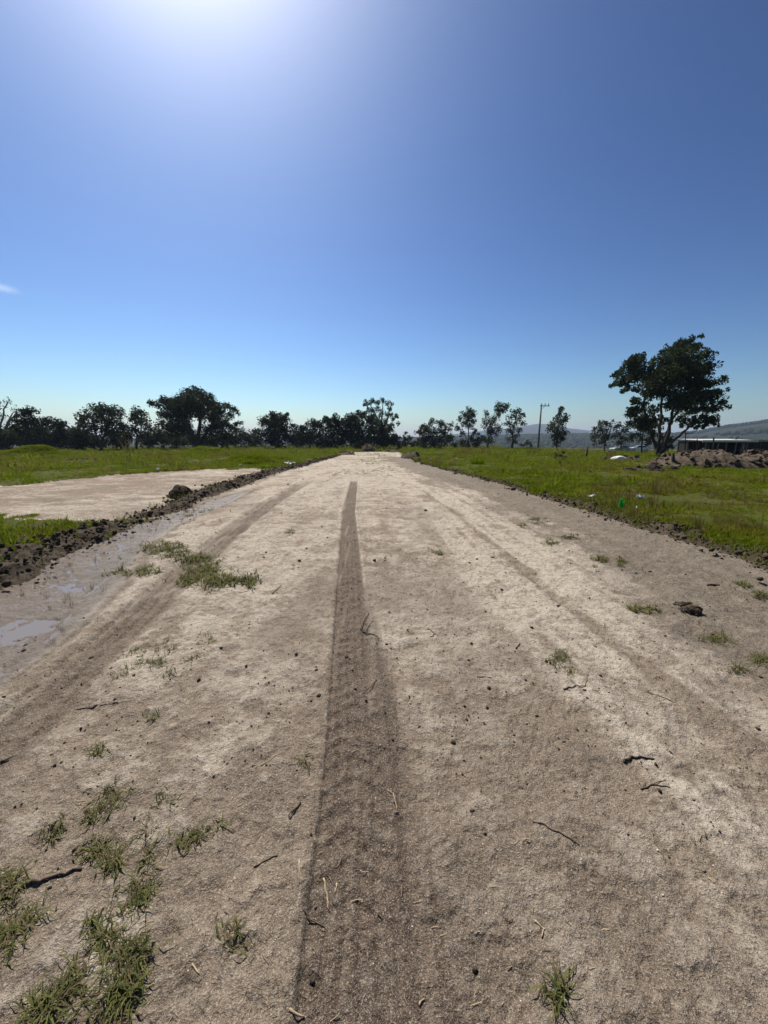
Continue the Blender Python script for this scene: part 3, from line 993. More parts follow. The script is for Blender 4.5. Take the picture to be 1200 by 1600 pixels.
TW = [
    ('long crooked dead stick lying through the lower left grass', [(2, 1412), (40, 1390), (80, 1374), (128, 1359)], .0075, 'twig', 'twig', [(.3, 20, 1418)]),
    ('Y shaped twig just right of the main tyre track at mid road', [(576, 963), (563, 985), (575, 992), (591, 1003)], .0055, 'twig', 'twig', [(.6, 583, 977)]),
    ('short curved twig on the right of the main track below the Y shaped twig', [(588, 1069), (578, 1078), (566, 1087)], .0045, 'twig', 'twig', []),
    ('short thick dark stick left of the main tyre track near the camera', [(469, 1251), (462, 1262), (452, 1280)], .0055, 'twig', 'twig', [(.5, 450, 1276)]),
    ('thin curved root lying right of the lower left grass tufts', [(396, 1355), (415, 1345), (434, 1337)], .0035, 'twig', 'twig', []),
    ('pale straw lying left of the main track above the short dark stick', [(408, 1201), (432, 1183)], .003, 'straw', 'straw', [(.5, 418, 1186)]),
    ('forked pale twig on the right half of the road near the camera', [(1000, 1236), (1018, 1232), (1046, 1238)], .0042, 'twig', 'twig', [(.4, 1040, 1225), (.2, 1008, 1226)]),
    ('curved root half buried on the right half of the road', [(974, 1196), (985, 1188), (1003, 1186), (1022, 1188)], .006, 'soil', 'twig', []),
    ('long straight twig broken in two on the right half near the camera', [(832, 1289), (852, 1298), (875, 1309), (905, 1324)], .0042, 'twig', 'twig', []),
    ('dark twig with a raised end beside the pale green tuft on the right', [(880, 1082), (897, 1077), (914, 1076), (917, 1062)], .005, 'twig', 'twig', []),
    ('thin straight twig on the pale sand right of the raised twig', [(1010, 1084), (1050, 1101)], .004, 'twig', 'twig', []),
    ('bent dark root crossing the left edge of the main track near the bottom', [(473, 1421), (485, 1431), (507, 1440)], .0032, 'twig', 'twig', []),
    ('pale straw in the main track, leaning left of the pair', [(505, 1366), (510, 1390), (514, 1414)], .0035, 'straw', 'straw', []),
    ('pale straw in the main track, right of the pair', [(526, 1374), (523, 1390)], .0035, 'straw', 'straw', []),
    ('pale upright straw on the sand just left of the main track', [(468, 1345), (468, 1386)], .003, 'straw', 'straw', []),
    ('thin pale straw with a hooked top right of the main track', [(606, 1237), (614, 1244), (620, 1268)], .003, 'straw', 'straw', []),
    ('short pale chip of straw at the bottom left of the main track', [(453, 1581), (476, 1586)], .004, 'straw', 'straw', []),
    ('short straw at the bottom of the picture right of the main track', [(655, 1580), (663, 1566)], .003, 'straw', 'straw', []),
    ('dark branch piece on the dark soil near the right picture edge', [(1104, 917), (1124, 919)], .012, 'twig', 'twig', []),
    ('short twig left of the main track at the far grass patches', [(425, 930), (440, 918)], .006, 'twig', 'twig', []),
    ('thin curved root left of the ragged green patch', [(120, 1109), (150, 1105), (185, 1098)], .004, 'twig', 'twig', []),
    ('short dark twig near the left picture edge on the rut', [(0, 1184), (20, 1175)], .006, 'twig', 'twig', []),
    ('pale crooked straw right of the wide thin tuft', [(300, 1508), (312, 1524)], .003, 'straw', 'straw', []),
    ('twig in the middle of the road right of the Y shaped twig', [(668, 984), (680, 995), (672, 1000)], .005, 'twig', 'twig', []),
    ('thin twig on the brown sand in the middle of the right half', [(745, 1062), (768, 1064)], .004, 'twig', 'twig', []),
    ('dark curved twig right of centre at mid road', [(806, 1016), (812, 1008)], .006, 'twig', 'twig', []),
    ('two pronged dry root at the bottom right of the main track', [(835, 1440), (850, 1452), (846, 1464)], .0035, 'straw', 'twig', []),
    ('small straw on the sand at the far right near the camera', [(1105, 1380), (1116, 1390)], .003, 'straw', 'straw', []),
    ('small dark stick standing out on the right near the camera', [(1103, 1318), (1098, 1308)], .004, 'twig', 'twig', []),
]
for k, (lb, pts, rad, mat, nm, fk) in enumerate(TW):
    twig(lb, pts, rad, mat, nm, fk, k)

PEB = [
    ('brown angular pebble right of the main track, upper of two', 737, 1272, .014), ('small dark pebble below and right of the brown angular pebble', 757, 1307, .010),
    ('dark pebble on the right fringe of the main tyre track', 620, 1273, .011), ('dark lump of soil on the left edge of the main track near the bottom', 488, 1531, .011),
    ('small dark pebble beside the bent root at the track edge', 493, 1411, .008), ('round dark pebble left of the main track far up', 533, 950, .016),
    ('dark pebble in the sand at the right near the camera', 1099, 1368, .009), ('white quartz pebble in the sand at right, upper', 1027, 1333, .006),
    ('white quartz pebble in the sand at right, lower', 1036, 1400, .006), ('dark crumb between track and short dark stick', 486, 1303, .008),
    ('dark pebble near the paw prints above the lower left tufts', 396, 1201, .010), ('soil lump on the road above the middle tuft', 585, 880, .030),
    ('dark soil lump in the road far up beside the main track end', 665, 799, .045), ('dark soil crumb at the lower right of the main track', 742, 1513, .012),
]
for k, (lb, px, py, s_) in enumerate(PEB):
    p = at(px, py); s_ = s_ * .75
    v, f = lump(800 + k, 1, .35)
    nm = 'soil_lump' if 'soil' in lb or 'crumb' in lb else 'pebble'
    link(nm, mesh_np(nm, v * s_, f, M['quartz' if 'quartz' in lb else 'soil' if nm == 'soil_lump' else 'stone'], nm == 'pebble'), None,
         (p[0], p[1], hz(p[0], p[1]) + s_ * .4), label=lb, category='pebble' if nm == 'pebble' else 'soil lump', group='pebbles and lumps on the road')


def mud_clod(label, px, py, sx, sy, sz, seed, mat='soil', fuzz=0):
    p = at(px, py)
    root = thing('mud_clod', label, 'mud clod', (p[0], p[1], hz(p[0], p[1])))
    r = np.random.default_rng(seed)
    v, f = ico(3)
    n = np.array([fbm(q[0] * 2.3 + 9 + q[2], q[1] * 2.3 + seed + q[2] * .7, seed, 4) for q in v])
    w = v * (.72 + .6 * n)[:, None] * np.array((sx, sy, sz)); w[:, 2] = np.maximum(w[:, 2], -.25 * sz) + .2 * sz
    link('lump', mesh_np('lump', w, f, M[mat], False), root)
    for k in range(10):
        a = r.uniform(0, 6.28); s_ = .16 * sx * r.lognormal(0, .4)
        c = link('clod', clod_mesh(int(r.integers(8)), mat), root, (math.cos(a) * sx * r.uniform(.85, 1.4), math.sin(a) * sy * r.uniform(.85, 1.3), s_ * .4)); c.scale = (s_, s_, s_ * .8)
    if fuzz:
        c = []
        for k in range(fuzz):
            u = v[r.integers(len(v))]; q = u * np.array((sx, sy, sz)) * .95
            if u[2] < .15: continue
            c.append((q[0], q[1], q[2] + .2 * sz - .02, math.atan2(u[1], u[0])))
        V, F = blades(len(c), 0, .04, .10, .006, .6, seed, 0, c)
        link('grass_tuft', mesh_np('grass_tuft', V, F, M['dry']), root)
    return root


mud_clod('round dark clump of sod with withered grass on the pale bare soil', 284, 779, .27, .24, .26, 901, 'soil', 220)
mud_clod('dark clod of mud and roots on the right half of the road', 1082, 958, .075, .06, .05, 902, 'soil', 30)
mud_clod('small thin trail of mud left of the dark clod with roots', 1066, 947, .06, .03, .025, 903, 'soil', 12)
mud_clod('pair of dark mud lumps on the right half of the road far up', 890, 842, .05, .03, .02, 904, 'soil', 0)

# loose straw bits and crumbs too small to count
def crumbs():
    r = np.random.default_rng(77)
    Vs = []; Fs = []; k0 = 0
    v0, f0 = ICO0; f0 = np.array(f0)
    n = 4200
    rr = 1.6 * (24 / 1.6) ** r.random(n); a = r.uniform(-.85, .85, n)
    x = np.sin(a) * rr; y = np.cos(a) * rr
    road, bare = zones(x, y)
    k = road & (fbm(x * 1.1, y * .8, 130, 3) > .36 + .12 * r.random(n))
    x, y, rr = x[k], y[k], rr[k]
    z = height(x, y)
    for i in range(len(x)):
        s = r.lognormal(math.log(.0019), .55) * (1 + .20 * rr[i])
        w = v0 * (1 + .6 * (r.random((12, 1)) - .5)) * s * np.array((r.uniform(.8, 1.6), r.uniform(.8, 1.6), .8))
        Vs.append(w + (x[i], y[i], z[i] + s * .3)); Fs.append(f0 + k0); k0 += 12
    link('soil_crumbs', mesh_np('soil_crumbs', np.concatenate(Vs), np.concatenate(Fs), M['soil_r']), kind='stuff',
         label='loose crumbs of soil strewn over the road', category='soil crumbs')
    mb = MB()
    n = 420
    rr = .8 * (9 / .8) ** r.random(n); a = r.uniform(-.8, .8, n); x = np.sin(a) * rr; y = np.cos(a) * rr
    k = zones(x, y)[0]; x, y, rr = x[k], y[k], rr[k]; z = height(x, y)
    for i in range(len(x)):
        L = r.uniform(.008, .035) * (1 + .12 * rr[i]); an = r.uniform(0, 3.14); d = np.array((math.cos(an), math.sin(an), 0)) * L / 2
        p = np.array((x[i], y[i], z[i] + .003)); b = np.array((-d[1], d[0], 0)) * r.normal() * .15
        mb.tube([p - d, p + b, p + d], [.0009 * (1 + .2 * rr[i])] * 3, 3, False)
    mb.build('straw_bits', M['straw'], None, kind='stuff', label='short bits of straw strewn over the road', category='straw')


crumbs()

# ------------------------------------------------------------------ trees
def rot_rand(r, n):
    q = r.normal(size=(n, 4)); q /= np.linalg.norm(q, axis=1)[:, None]
    w, x, y, z = q.T
    return np.stack([np.stack([1 - 2 * (y * y + z * z), 2 * (x * y - z * w), 2 * (x * z + y * w)], -1),
                     np.stack([2 * (x * y + z * w), 1 - 2 * (x * x + z * z), 2 * (y * z - x * w)], -1),
                     np.stack([2 * (x * z - y * w), 2 * (y * z + x * w), 1 - 2 * (x * x + y * y)], -1)], 1)


def bez(a, b, c, n):
    t_ = np.linspace(0, 1, n)[:, None]
    return a * (1 - t_) ** 2 + 2 * b * t_ * (1 - t_) + c * t_ ** 2


def tree(label, base, Y, clumps, leaf=.3, dens=1.3, mat='oak', bark='bark', rad=.22, stems=None, seed=0, group='trees at the edge of the field',
         name='tree', cat='tree', deep=.45, sub_twigs=3, trunkname='trunk', crownname='crown', tight=.42):
    r = np.random.default_rng(seed)
    sc0 = mpp(Y)
    bx = at_y(base, 700, Y)[0]
    b0 = np.array((bx, Y, hz(bx, Y, False) - .05))
    root = thing(name, label, cat, b0, 0, group)
    xs = [c[0] - c[2] for c in clumps] + [c[0] + c[2] for c in clumps]
    span = (max(xs) - min(xs)) * sc0
    C = []
    for px, py, rx, ry in clumps:
        yy = Y + r.uniform(-.5, .5) * span * deep
        rx, ry = rx * .98, ry * 1.12
        p = at_y(px, py, yy); m = mpp(yy, p[2])
        C.append((p, rx * m, ry * m, max(.35 * span * deep, .5 * (rx + ry) * m * .9), rx * ry * PI))
    cen = np.mean([c[0] for c in C], axis=0)
    lowz = min(c[0][2] - c[2] for c in C)
    wood = MB()
    ends = []
    if stems is None:
        top = np.array((b0[0] + (cen[0] - b0[0]) * .45 + r.normal() * .1, Y, b0[2] + max(.8, (cen[2] - b0[2]) * .55)))
        mid = (b0 + top) / 2 + np.array((r.normal() * .12, r.normal() * .12, 0))
        wood.tube(bez(b0, mid, top, 6), np.linspace(rad, rad * .62, 6) * np.array([1.35, 1.05, 1, 1, 1, 1]), 8)
        ends = [(top, rad * .6)]
    else:
        for k, st in enumerate(stems):
            P = [b0 + np.array((r.normal() * rad * .6, r.normal() * rad * .6, 0))] + [at_y(px, py, Y + r.normal() * span * .08) for px, py in st]
            P = np.array(P); Q = [P[0]]
            for a, b in zip(P[:-1], P[1:]):
                for t_ in (1 / 3, 2 / 3, 1): Q.append(a + (b - a) * t_ + (r.normal(0, .03, 3) * np.linalg.norm(b - a) if t_ < 1 else 0))
            wood.tube(Q, np.linspace(rad, rad * .45, len(Q)), 7)
            for q in range(len(Q) // 2, len(Q), 2): ends.append((Q[q], rad * .45))
            ends.append((Q[-1], rad * .45))
    lv = []
    for p, rx, rz, ry, area in C:
        e, er = min(ends, key=lambda q: np.linalg.norm(q[0] - p) + (2 if q[0][2] > p[2] + .5 else 0))
        mid = (e + p) / 2 + r.normal(0, .10, 3) * np.linalg.norm(p - e) + np.array((0, 0, -.06 * np.linalg.norm(p - e)))
        L = np.linalg.norm(p - e)
        wood.tube(bez(e, mid, p, 6), np.linspace(max(.03, er * .6), max(.015, er * .18), 6), 5, False)
        k = max(6, int(area / 17))
        u = r.normal(size=(k, 3)); u /= np.linalg.norm(u, axis=1)[:, None]; u *= r.random((k, 1)) ** .45 * .88
        subs = p + u * np.array((rx, ry, rz))
        for s_ in subs[:sub_twigs * 3]:
            m2 = (p + s_) / 2 + r.normal(0, .06, 3) * np.linalg.norm(s_ - p)
            wood.tube([p, m2, s_], [max(.015, er * .16), .012, .008], 3, False)
        n = int(area * dens)
        if n:
            ids = r.integers(0, k, n)
            q_ = math.sqrt(rx * rz) * tight * (.9 if tight >= .48 else .68)
            g = r.normal(size=(n, 3))
            g *= np.minimum(1, 1.7 / (np.linalg.norm(g, axis=1) + 1e-6))[:, None] * q_
            lv.append(subs[ids] + g)
    wood.add(np.zeros((0, 3)), [])
    V = np.concatenate(wood.v) - b0
    link(trunkname, mesh_np(trunkname, V, wood.f, M[bark], True), root)
    if lv:
        c = np.concatenate(lv); n = len(c)
        sz = leaf * r.lognormal(.08, .32, n)
        q = np.array([(-.5, 0, 0), (0, -.28, .06), (.5, 0, 0), (0, .28, .06)])
        W = np.einsum('nij,kj->nki', rot_rand(r, n), q) * sz[:, None, None] + (c - b0)[:, None]
        W[:, :, 2] = np.maximum(W[:, :, 2], .02)
        link(crownname, mesh_np(crownname, W.reshape(-1, 3), np.arange(4 * n).reshape(n, 4), M[mat]), root)
    return root


T = tree
T('almost bare grey tree at the left picture edge', -6, 70, [(-4, 632, 12, 8), (12, 630, 8, 7), (22, 640, 8, 5), (0, 650, 14, 8), (18, 656, 10, 6), (-12, 660, 14, 10), (2, 672, 12, 7)], .22, .35, 'euc', 'bark_p', .2,
  [[(0, 670), (6, 645), (12, 628)], [(8, 672), (20, 645)], [(-10, 670), (-8, 635)], [(12, 665), (26, 640)]], 1, sub_twigs=8)
T('low broad dark tree next to the bare tree on the left', 40, 66, [(36, 645, 9, 6), (48, 643, 10, 6), (30, 656, 10, 6), (45, 660, 18, 9), (25, 672, 16, 10), (48, 676, 22, 12), (20, 688, 18, 9), (50, 691, 24, 9)], .30, 1.5, 'oak', seed=2, rad=.2)
T('rounded dark tree between the low broad tree and the wide-crowned tree', 86, 68, [(76, 660, 12, 7), (90, 664, 12, 7), (70, 675, 16, 11), (95, 676, 16, 10), (82, 690, 24, 10), (108, 686, 14, 9)], .30, 1.5, 'oak', seed=3, rad=.2)
T('wide-crowned tree with visible forked trunk left of the big oak', 158, 66, [(145, 642, 15, 9), (163, 639, 16, 8), (180, 646, 13, 10), (132, 652, 12, 7), (155, 655, 18, 10), (176, 660, 17, 10), (124, 665, 10, 6), (142, 668, 14, 8), (190, 668, 10, 9), (168, 674, 16, 9)], .28, 1.25, 'oak', seed=4, rad=.2,
  stems=[[(152, 685), (146, 660)], [(162, 682), (170, 655)], [(166, 690), (184, 662)]])
T('thin-crowned tree squeezed against the left side of the big oak', 213, 72, [(212, 643, 10, 7), (222, 648, 10, 8), (206, 654, 9, 8), (218, 660, 13, 9), (230, 666, 9, 9), (207, 672, 11, 9), (224, 680, 11, 9)], .27, 1.2, 'bushl', seed=5, rad=.16,
  stems=[[(214, 680), (212, 650)], [(218, 682), (226, 655)]])
T('biggest dark spreading oak, tallest crown on the left side', 309, 72, [(247, 632, 11, 7), (262, 630, 12, 9), (258, 648, 10, 6), (278, 628, 16, 10), (300, 617, 20, 10), (318, 621, 18, 10), (333, 632, 16, 10), (290, 636, 24, 13), (312, 640, 24, 12), (270, 645, 18, 12), (341, 643, 14, 9), (285, 655, 22, 12), (300, 630, 22, 12), (324, 650, 14, 10), (262, 662, 15, 10), (275, 670, 17, 10), (340, 657, 18, 10), (330, 671, 18, 9), (292, 672, 12, 10), (352, 664, 12, 6)], .30, 1.7, 'oak', seed=6, rad=.42,
  stems=[[(310, 680), (313, 655), (308, 632)], [(304, 684), (290, 660), (272, 642)], [(318, 682), (335, 660)]])
T('ragged open tree hanging off the right side of the big oak', 346, 74, [(354, 634, 8, 6), (364, 640, 8, 7), (372, 645, 4, 4), (358, 650, 9, 7), (372, 662, 9, 4), (360, 668, 13, 6), (350, 678, 12, 8)], .28, 1.3, 'oak', seed=7, rad=.2,
  stems=[[(348, 680), (352, 655), (362, 638)], [(356, 680), (370, 660)]])
T('compact dark round tree standing alone right of the big oak', 434, 82, [(416, 660, 13, 9), (428, 652, 13, 8), (444, 653, 11, 8), (449, 649, 5, 5), (433, 664, 20, 11), (422, 678, 16, 10), (444, 678, 16, 11), (457, 664, 6, 4), (432, 690, 22, 9), (458, 684, 9, 9)], .32, 1.9, 'oak', seed=8, rad=.3)
T('leftmost tree of the dense grove in the middle', 484, 82, [(474, 668, 10, 6), (488, 662, 12, 7), (500, 664, 10, 8), (480, 678, 14, 9), (496, 680, 15, 11), (478, 690, 15, 8), (498, 693, 14, 7)], .32, 1.7, 'oak', seed=9, rad=.22)
T('second tree of the dense grove in the middle, with knobbly top', 518, 80, [(512, 655, 8, 6), (524, 654, 7, 6), (516, 664, 14, 9), (530, 666, 12, 10), (518, 680, 18, 11), (536, 682, 12, 11), (520, 693, 20, 7)], .32, 1.7, 'oak', seed=10, rad=.25)
T('tallest domed tree of the dense grove, behind the brown heap', 560, 80, [(550, 652, 12, 7), (564, 649, 12, 6), (578, 654, 12, 7), (540, 662, 12, 8), (558, 664, 20, 11), (582, 666, 14, 11), (552, 680, 22, 12), (578, 682, 18, 12), (560, 693, 26, 8)], .32, 1.8, 'oak', seed=11, rad=.32)
T('rightmost sloping tree of the dense grove behind the road end', 602, 79, [(596, 668, 11, 8), (608, 672, 9, 7), (616, 680, 8, 6), (600, 682, 17, 11), (618, 690, 12, 8), (600, 693, 20, 7), (626, 695, 9, 5)], .32, 1.8, 'oak', seed=12, rad=.25)
T('tall open airy tree rising above the dense grove', 597, 92, [(574, 630, 6, 4), (569, 633, 3, 2), (582, 626, 5, 3), (591, 628, 6, 3), (598, 626, 4, 4), (605, 631, 5, 4), (612, 631, 3, 2), (608, 638, 4, 4), (574, 641, 5, 3), (581, 642, 5, 4), (589, 637, 4, 4), (595, 646, 5, 7), (604, 648, 4, 4), (611, 648, 4, 3), (619, 650, 3, 4), (614, 655, 3, 4), (602, 656, 5, 4), (590, 655, 6, 5), (612, 664, 4, 3), (622, 662, 3, 3), (584, 650, 4, 3)], .30, 2.2, 'euc', 'bark', .2,
  [[(597, 670), (597, 650), (598, 630)], [(595, 668), (586, 645), (578, 632)], [(600, 668), (608, 648), (610, 636)], [(603, 672), (616, 655)]], 13, tight=.5)
T('small flat-topped tree between the dense grove and the round tree', 635, 86, [(633, 677, 5, 3), (640, 683, 5, 3), (629, 684, 6, 4), (636, 690, 9, 5), (645, 694, 7, 5)], .26, 1.6, 'bushl', 'bark_p', .12, seed=14)
T('round bushy tree right of the road end', 678, 80, [(664, 668, 9, 7), (676, 661, 9, 6), (688, 664, 9, 6), (656, 678, 9, 6), (672, 675, 15, 9), (692, 674, 11, 8), (664, 688, 15, 9), (686, 688, 17, 10), (703, 684, 9, 7), (676, 696, 22, 5)], .30, 1.4, 'bushl', seed=15, rad=.25)
T('pale wispy tree top behind the round bushy tree', 707, 95, [(700, 664, 6, 4), (708, 663, 6, 4), (704, 671, 5, 4)], .25, 1.2, 'euc', 'bark_p', .1, seed=16)
T('slender dark tree with bare stem and tufted crown, left of the leaning tree', 732, 82, [(733, 641, 6, 5), (739, 647, 6, 5), (725, 648, 7, 5), (734, 653, 9, 6), (720, 655, 5, 4), (740, 660, 6, 5), (727, 662, 9, 5), (717, 668, 6, 4), (721, 677, 4, 5), (736, 668, 5, 4)], .28, 1.8, 'oak', 'bark', .13,
  [[(732, 680), (731, 660), (734, 642)], [(731, 690), (720, 662)]], 17, tight=.48)
T('small black shrubby tree at the foot of the slender tree', 743, 83, [(743, 678, 6, 5), (738, 686, 6, 6), (747, 687, 6, 6), (742, 694, 9, 6)], .27, 1.9, 'oak', 'bark', .1, seed=18)
T('low dark undergrowth tree left of the slender tree', 722, 84, [(722, 690, 9, 6), (712, 694, 9, 5), (728, 695, 8, 5)], .27, 1.6, 'bushl', 'bark', .1, seed=19)
T('tall tree leaning right with a lopsided crown', 763, 80, [(791, 634, 7, 4), (782, 634, 8, 5), (776, 640, 6, 5), (788, 642, 7, 4), (780, 647, 6, 5), (772, 653, 7, 6), (759, 650, 4, 7), (757, 662, 5, 7), (768, 662, 7, 6), (780, 668, 7, 6), (762, 674, 8, 6), (773, 677, 7, 5), (757, 684, 6, 7), (766, 690, 6, 6)], .27, 1.7, 'euc', 'bark', .15,
  [[(766, 680), (771, 660), (778, 645), (788, 636)], [(763, 685), (759, 655)]], 20, tight=.5)
T('tall open tree just left of the utility pole', 801, 80, [(810, 641, 6, 4), (803, 645, 6, 4), (815, 648, 5, 4), (798, 652, 6, 5), (810, 654, 6, 5), (817, 662, 5, 4), (794, 662, 5, 5), (804, 664, 7, 5), (812, 671, 6, 4), (797, 674, 7, 5), (806, 680, 6, 5), (794, 686, 5, 4), (803, 690, 6, 4)], .27, 1.7, 'euc', 'bark', .15,
  [[(801, 685), (803, 665), (808, 645)], [(801, 680), (795, 660)]], 21, tight=.5)
T('upright tapering tree right of the utility pole', 870, 76, [(877, 640, 5, 4), (874, 646, 6, 5), (882, 651, 6, 5), (872, 655, 7, 5), (884, 658, 5, 4), (865, 662, 7, 5), (878, 664, 7, 5), (859, 670, 6, 5), (870, 673, 9, 6), (882, 674, 6, 5), (866, 682, 9, 6), (878, 683, 6, 5), (871, 691, 8, 5)], .26, 1.9, 'euc', 'bark', .15,
  [[(871, 685), (872, 665), (877, 644)]], 22, tight=.48)
T('grey-green spreading tree left of the big right-hand tree', 946, 82, [(940, 662, 9, 5), (951, 661, 9, 5), (927, 671, 6, 4), (942, 671, 12, 6), (958, 668, 7, 5), (930, 681, 9, 6), (948, 682, 13, 7), (936, 691, 12, 5)], .28, 1.3, 'bushl', 'bark', .16,
  [[(945, 685), (938, 668)], [(948, 684), (955, 668)]], 23)
T('low loose tree between the grey-green tree and the big tree', 972, 84, [(966, 664, 7, 6), (974, 672, 9, 7), (964, 680, 8, 7), (978, 686, 9, 7), (966, 692, 10, 5)], .27, 1.2, 'bushl', 'bark', .12, seed=24)
T('big tall tree with several dark stems and heavy crown on the right', 1031, 42,
  [(1000, 560, 10, 8), (988, 568, 10, 8), (975, 580, 10, 8), (968, 600, 8, 6), (985, 592, 14, 10), (1002, 580, 13, 12), (1010, 598, 12, 10), (985, 610, 9, 5), (1000, 628, 9, 8), (990, 642, 9, 7),
   (1074, 533, 10, 6), (1062, 540, 12, 8), (1082, 543, 8, 7), (1048, 550, 13, 9), (1070, 555, 16, 11), (1092, 560, 11, 10), (1034, 563, 13, 9), (1055, 572, 18, 13), (1082, 576, 18, 13), (1104, 578, 11, 10), (1028, 582, 11, 9), (1040, 592, 17, 12), (1068, 597, 20, 14), (1095, 600, 17, 12), (1117, 598, 9, 8), (1122, 612, 7, 6), (1036, 612, 12, 9), (1055, 618, 12, 8), (1080, 622, 17, 11), (1105, 622, 14, 10), (1120, 634, 7, 7), (1068, 640, 9, 6), (1088, 641, 12, 7), (1108, 641, 10, 6), (1098, 657, 9, 5), (1083, 655, 7, 5), (1102, 665, 5, 3), (1018, 615, 10, 8), (1048, 632, 10, 8), (1022, 640, 8, 8), (1012, 655, 8, 7), (1060, 656, 7, 6), (1036, 655, 6, 7), (1112, 655, 7, 6), (1090, 668, 6, 4), (1072, 664, 7, 5), (1000, 662, 8, 7), (1020, 668, 7, 7), (1025, 596, 12, 10), (1046, 582, 12, 10), (1064, 628, 12, 9)], .20, 2.2, 'willow', 'bark', .19,
  [[(1024, 695), (1013, 670), (1005, 635), (1003, 600)], [(1030, 690), (1032, 660), (1034, 625), (1036, 600)], [(1039, 695), (1046, 665), (1054, 635), (1068, 590), (1070, 560)], [(1037, 690), (1045, 668), (1060, 640), (1085, 600)], [(1040, 698), (1055, 686), (1073, 671), (1092, 655)]], 25, deep=.5, sub_twigs=4, tight=.46)
T('smaller leafy tree growing under the left stems of the big tree', 1004, 58, [(984, 648, 7, 6), (996, 655, 10, 8), (1012, 654, 8, 7), (985, 664, 9, 7), (1022, 662, 8, 7), (1003, 670, 11, 8), (1020, 676, 9, 7), (990, 682, 9, 7), (1008, 688, 11, 6)], .24, 1.4, 'willow', 'bark', .14, seed=26)
T('dense dark shrubby growth right under the big tree', 1040, 56, [(1034, 682, 8, 7), (1046, 688, 8, 7), (1030, 694, 8, 6), (1042, 698, 10, 6)], .24, 1.2, 'willow', 'bark', .1, seed=27)

BU = [(8, 62, 'bush below the bare tree at the left edge', [(-6, 686, 14, 9), (10, 690, 12, 9), (2, 697, 18, 7)]),
      (118, 68, 'bush under the left flank of the wide-crowned tree', [(112, 684, 10, 9), (125, 688, 12, 9), (118, 697, 18, 6)]),
      (146, 70, 'bush at the foot of the forked trunk', [(138, 690, 12, 7), (152, 693, 12, 6), (146, 699, 16, 4)]),
      (182, 72, 'bush between the wide-crowned tree and the thin-crowned tree', [(178, 688, 12, 8), (194, 684, 11, 9), (186, 697, 18, 5)]),
      (236, 76, 'bush at the left foot of the big oak', [(232, 688, 12, 8), (246, 684, 11, 9), (240, 696, 18, 5)]),
      (268, 78, 'bush under the left half of the big oak', [(262, 688, 12, 8), (280, 690, 13, 8), (270, 697, 18, 5)]),
      (304, 82, 'dark bush directly behind the trunk of the big oak', [(296, 688, 12, 8), (312, 690, 12, 7), (304, 697, 18, 4)]),
      (330, 80, 'bush under the right half of the big oak', [(326, 692, 14, 6), (342, 688, 12, 8), (334, 698, 18, 4)]),
      (368, 84, 'low bush right of the ragged open tree', [(362, 688, 11, 7), (376, 685, 11, 8), (370, 696, 18, 5)]),
      (394, 86, 'low rounded bush in the gap left of the compact round tree', [(386, 690, 10, 6), (398, 687, 9, 6), (407, 683, 9, 7), (396, 696, 18, 4)]),
      (464, 86, 'bush filling the gap between round tree and grove', [(460, 680, 8, 6), (468, 686, 9, 8), (464, 696, 14, 5)]),
      (655, 90, 'low bush left of the round bushy tree', [(648, 693, 9, 4), (658, 695, 10, 4)]),
      (742, 98, 'small dark bush on the far field edge between utility pole and open tree', [(824, 692, 6, 4), (818, 695, 6, 3), (830, 696, 5, 3)]),
      ]
for k, (bx, Y, lb, cl) in enumerate(BU):
    if k == 12: bx = 824
    elif k < 11: cl = [(a, b - 5, c * 1.3, d * 1.4) for a, b, c, d in cl]
    T(lb, bx, Y, cl, .30, 1.6, 'bushl', 'bark', .09, seed=50 + k, group='bushes along the field edge', name='bush', cat='bush', trunkname='stem', crownname='foliage')
T('small scraggly sapling standing alone in the right-hand grass', 876, 24.6, [(870, 709, 5, 3), (881, 707, 5, 3), (876, 713, 6, 3), (868, 715, 3, 2), (884, 713, 3, 2)], .07, 1.1, 'willow', 'bark', .018,
  [[(875, 718), (870, 709)], [(877, 718), (882, 707)], [(878, 720), (885, 713)], [(874, 720), (867, 715)]], 70, name='sapling', cat='sapling', group=None, crownname='foliage')
# taller weed clumps in the fields
for k, (px, py, lb) in enumerate(((181, 715, 'round dark green weed clump in the left field'), (746, 727, 'dark green weed clump in the right field near the road'),
                                  (390, 729, 'dark weeds on the near foot of the grassy mound beside the bank'), (647, 706, 'low weed clump beyond the small grey soil pile'),
                                  (15, 712, 'dark weed clump on the left edge mound'))):
    p = at(px, py)
    V, F = blades(260, .42, .25, .55, .03, .5, 960 + k)
    link('weed_clump', mesh_np('weed_clump', V, F, M['grass']), None, (p[0], p[1], hz(p[0], p[1], False)), label=lb, category='weeds', group='weed clumps in the fields')


# far woods on the valley side
def woods():
    r = np.random.default_rng(5)
    n = 18000
    v0, f0 = ICO0; f0 = np.array(f0)
    a = r.uniform(-.2, .95, n); rr = np.sqrt(r.uniform(650 ** 2, 1750 ** 2, n))
    x = np.sin(a) * rr; y = np.cos(a) * rr
    k = fbm(x * .004, y * .004, 140, 4) > .28
    x, y, rr = x[k], y[k], rr[k]; z = height(x, y, False); n = len(x)
    s = r.uniform(3.5, 7, n)
    W = v0[None] * (1 + .5 * (r.random((n, 12, 1)) - .5)) * s[:, None, None] * np.array((1, 1, .85)) + np.stack([x, y, z + s * .4], 1)[:, None]
    F = (f0[None] + (np.arange(n) * 12)[:, None, None]).reshape(-1, 3)
    t = NT('far_woods'); c = t.mix(t.noise(.03, 3), (.016, .024, .010), (.034, .040, .018))
    m = t.finish(t.n('BsdfPrincipled', {'Base Color': c, 'Roughness': .95, 'Specular IOR Level': .05}).outputs[0])
    link('far_woods', mesh_np('far_woods', W.reshape(-1, 3), F, m), kind='stuff', label='dark woodland covering the valley slopes in the distance', category='woods')


woods()

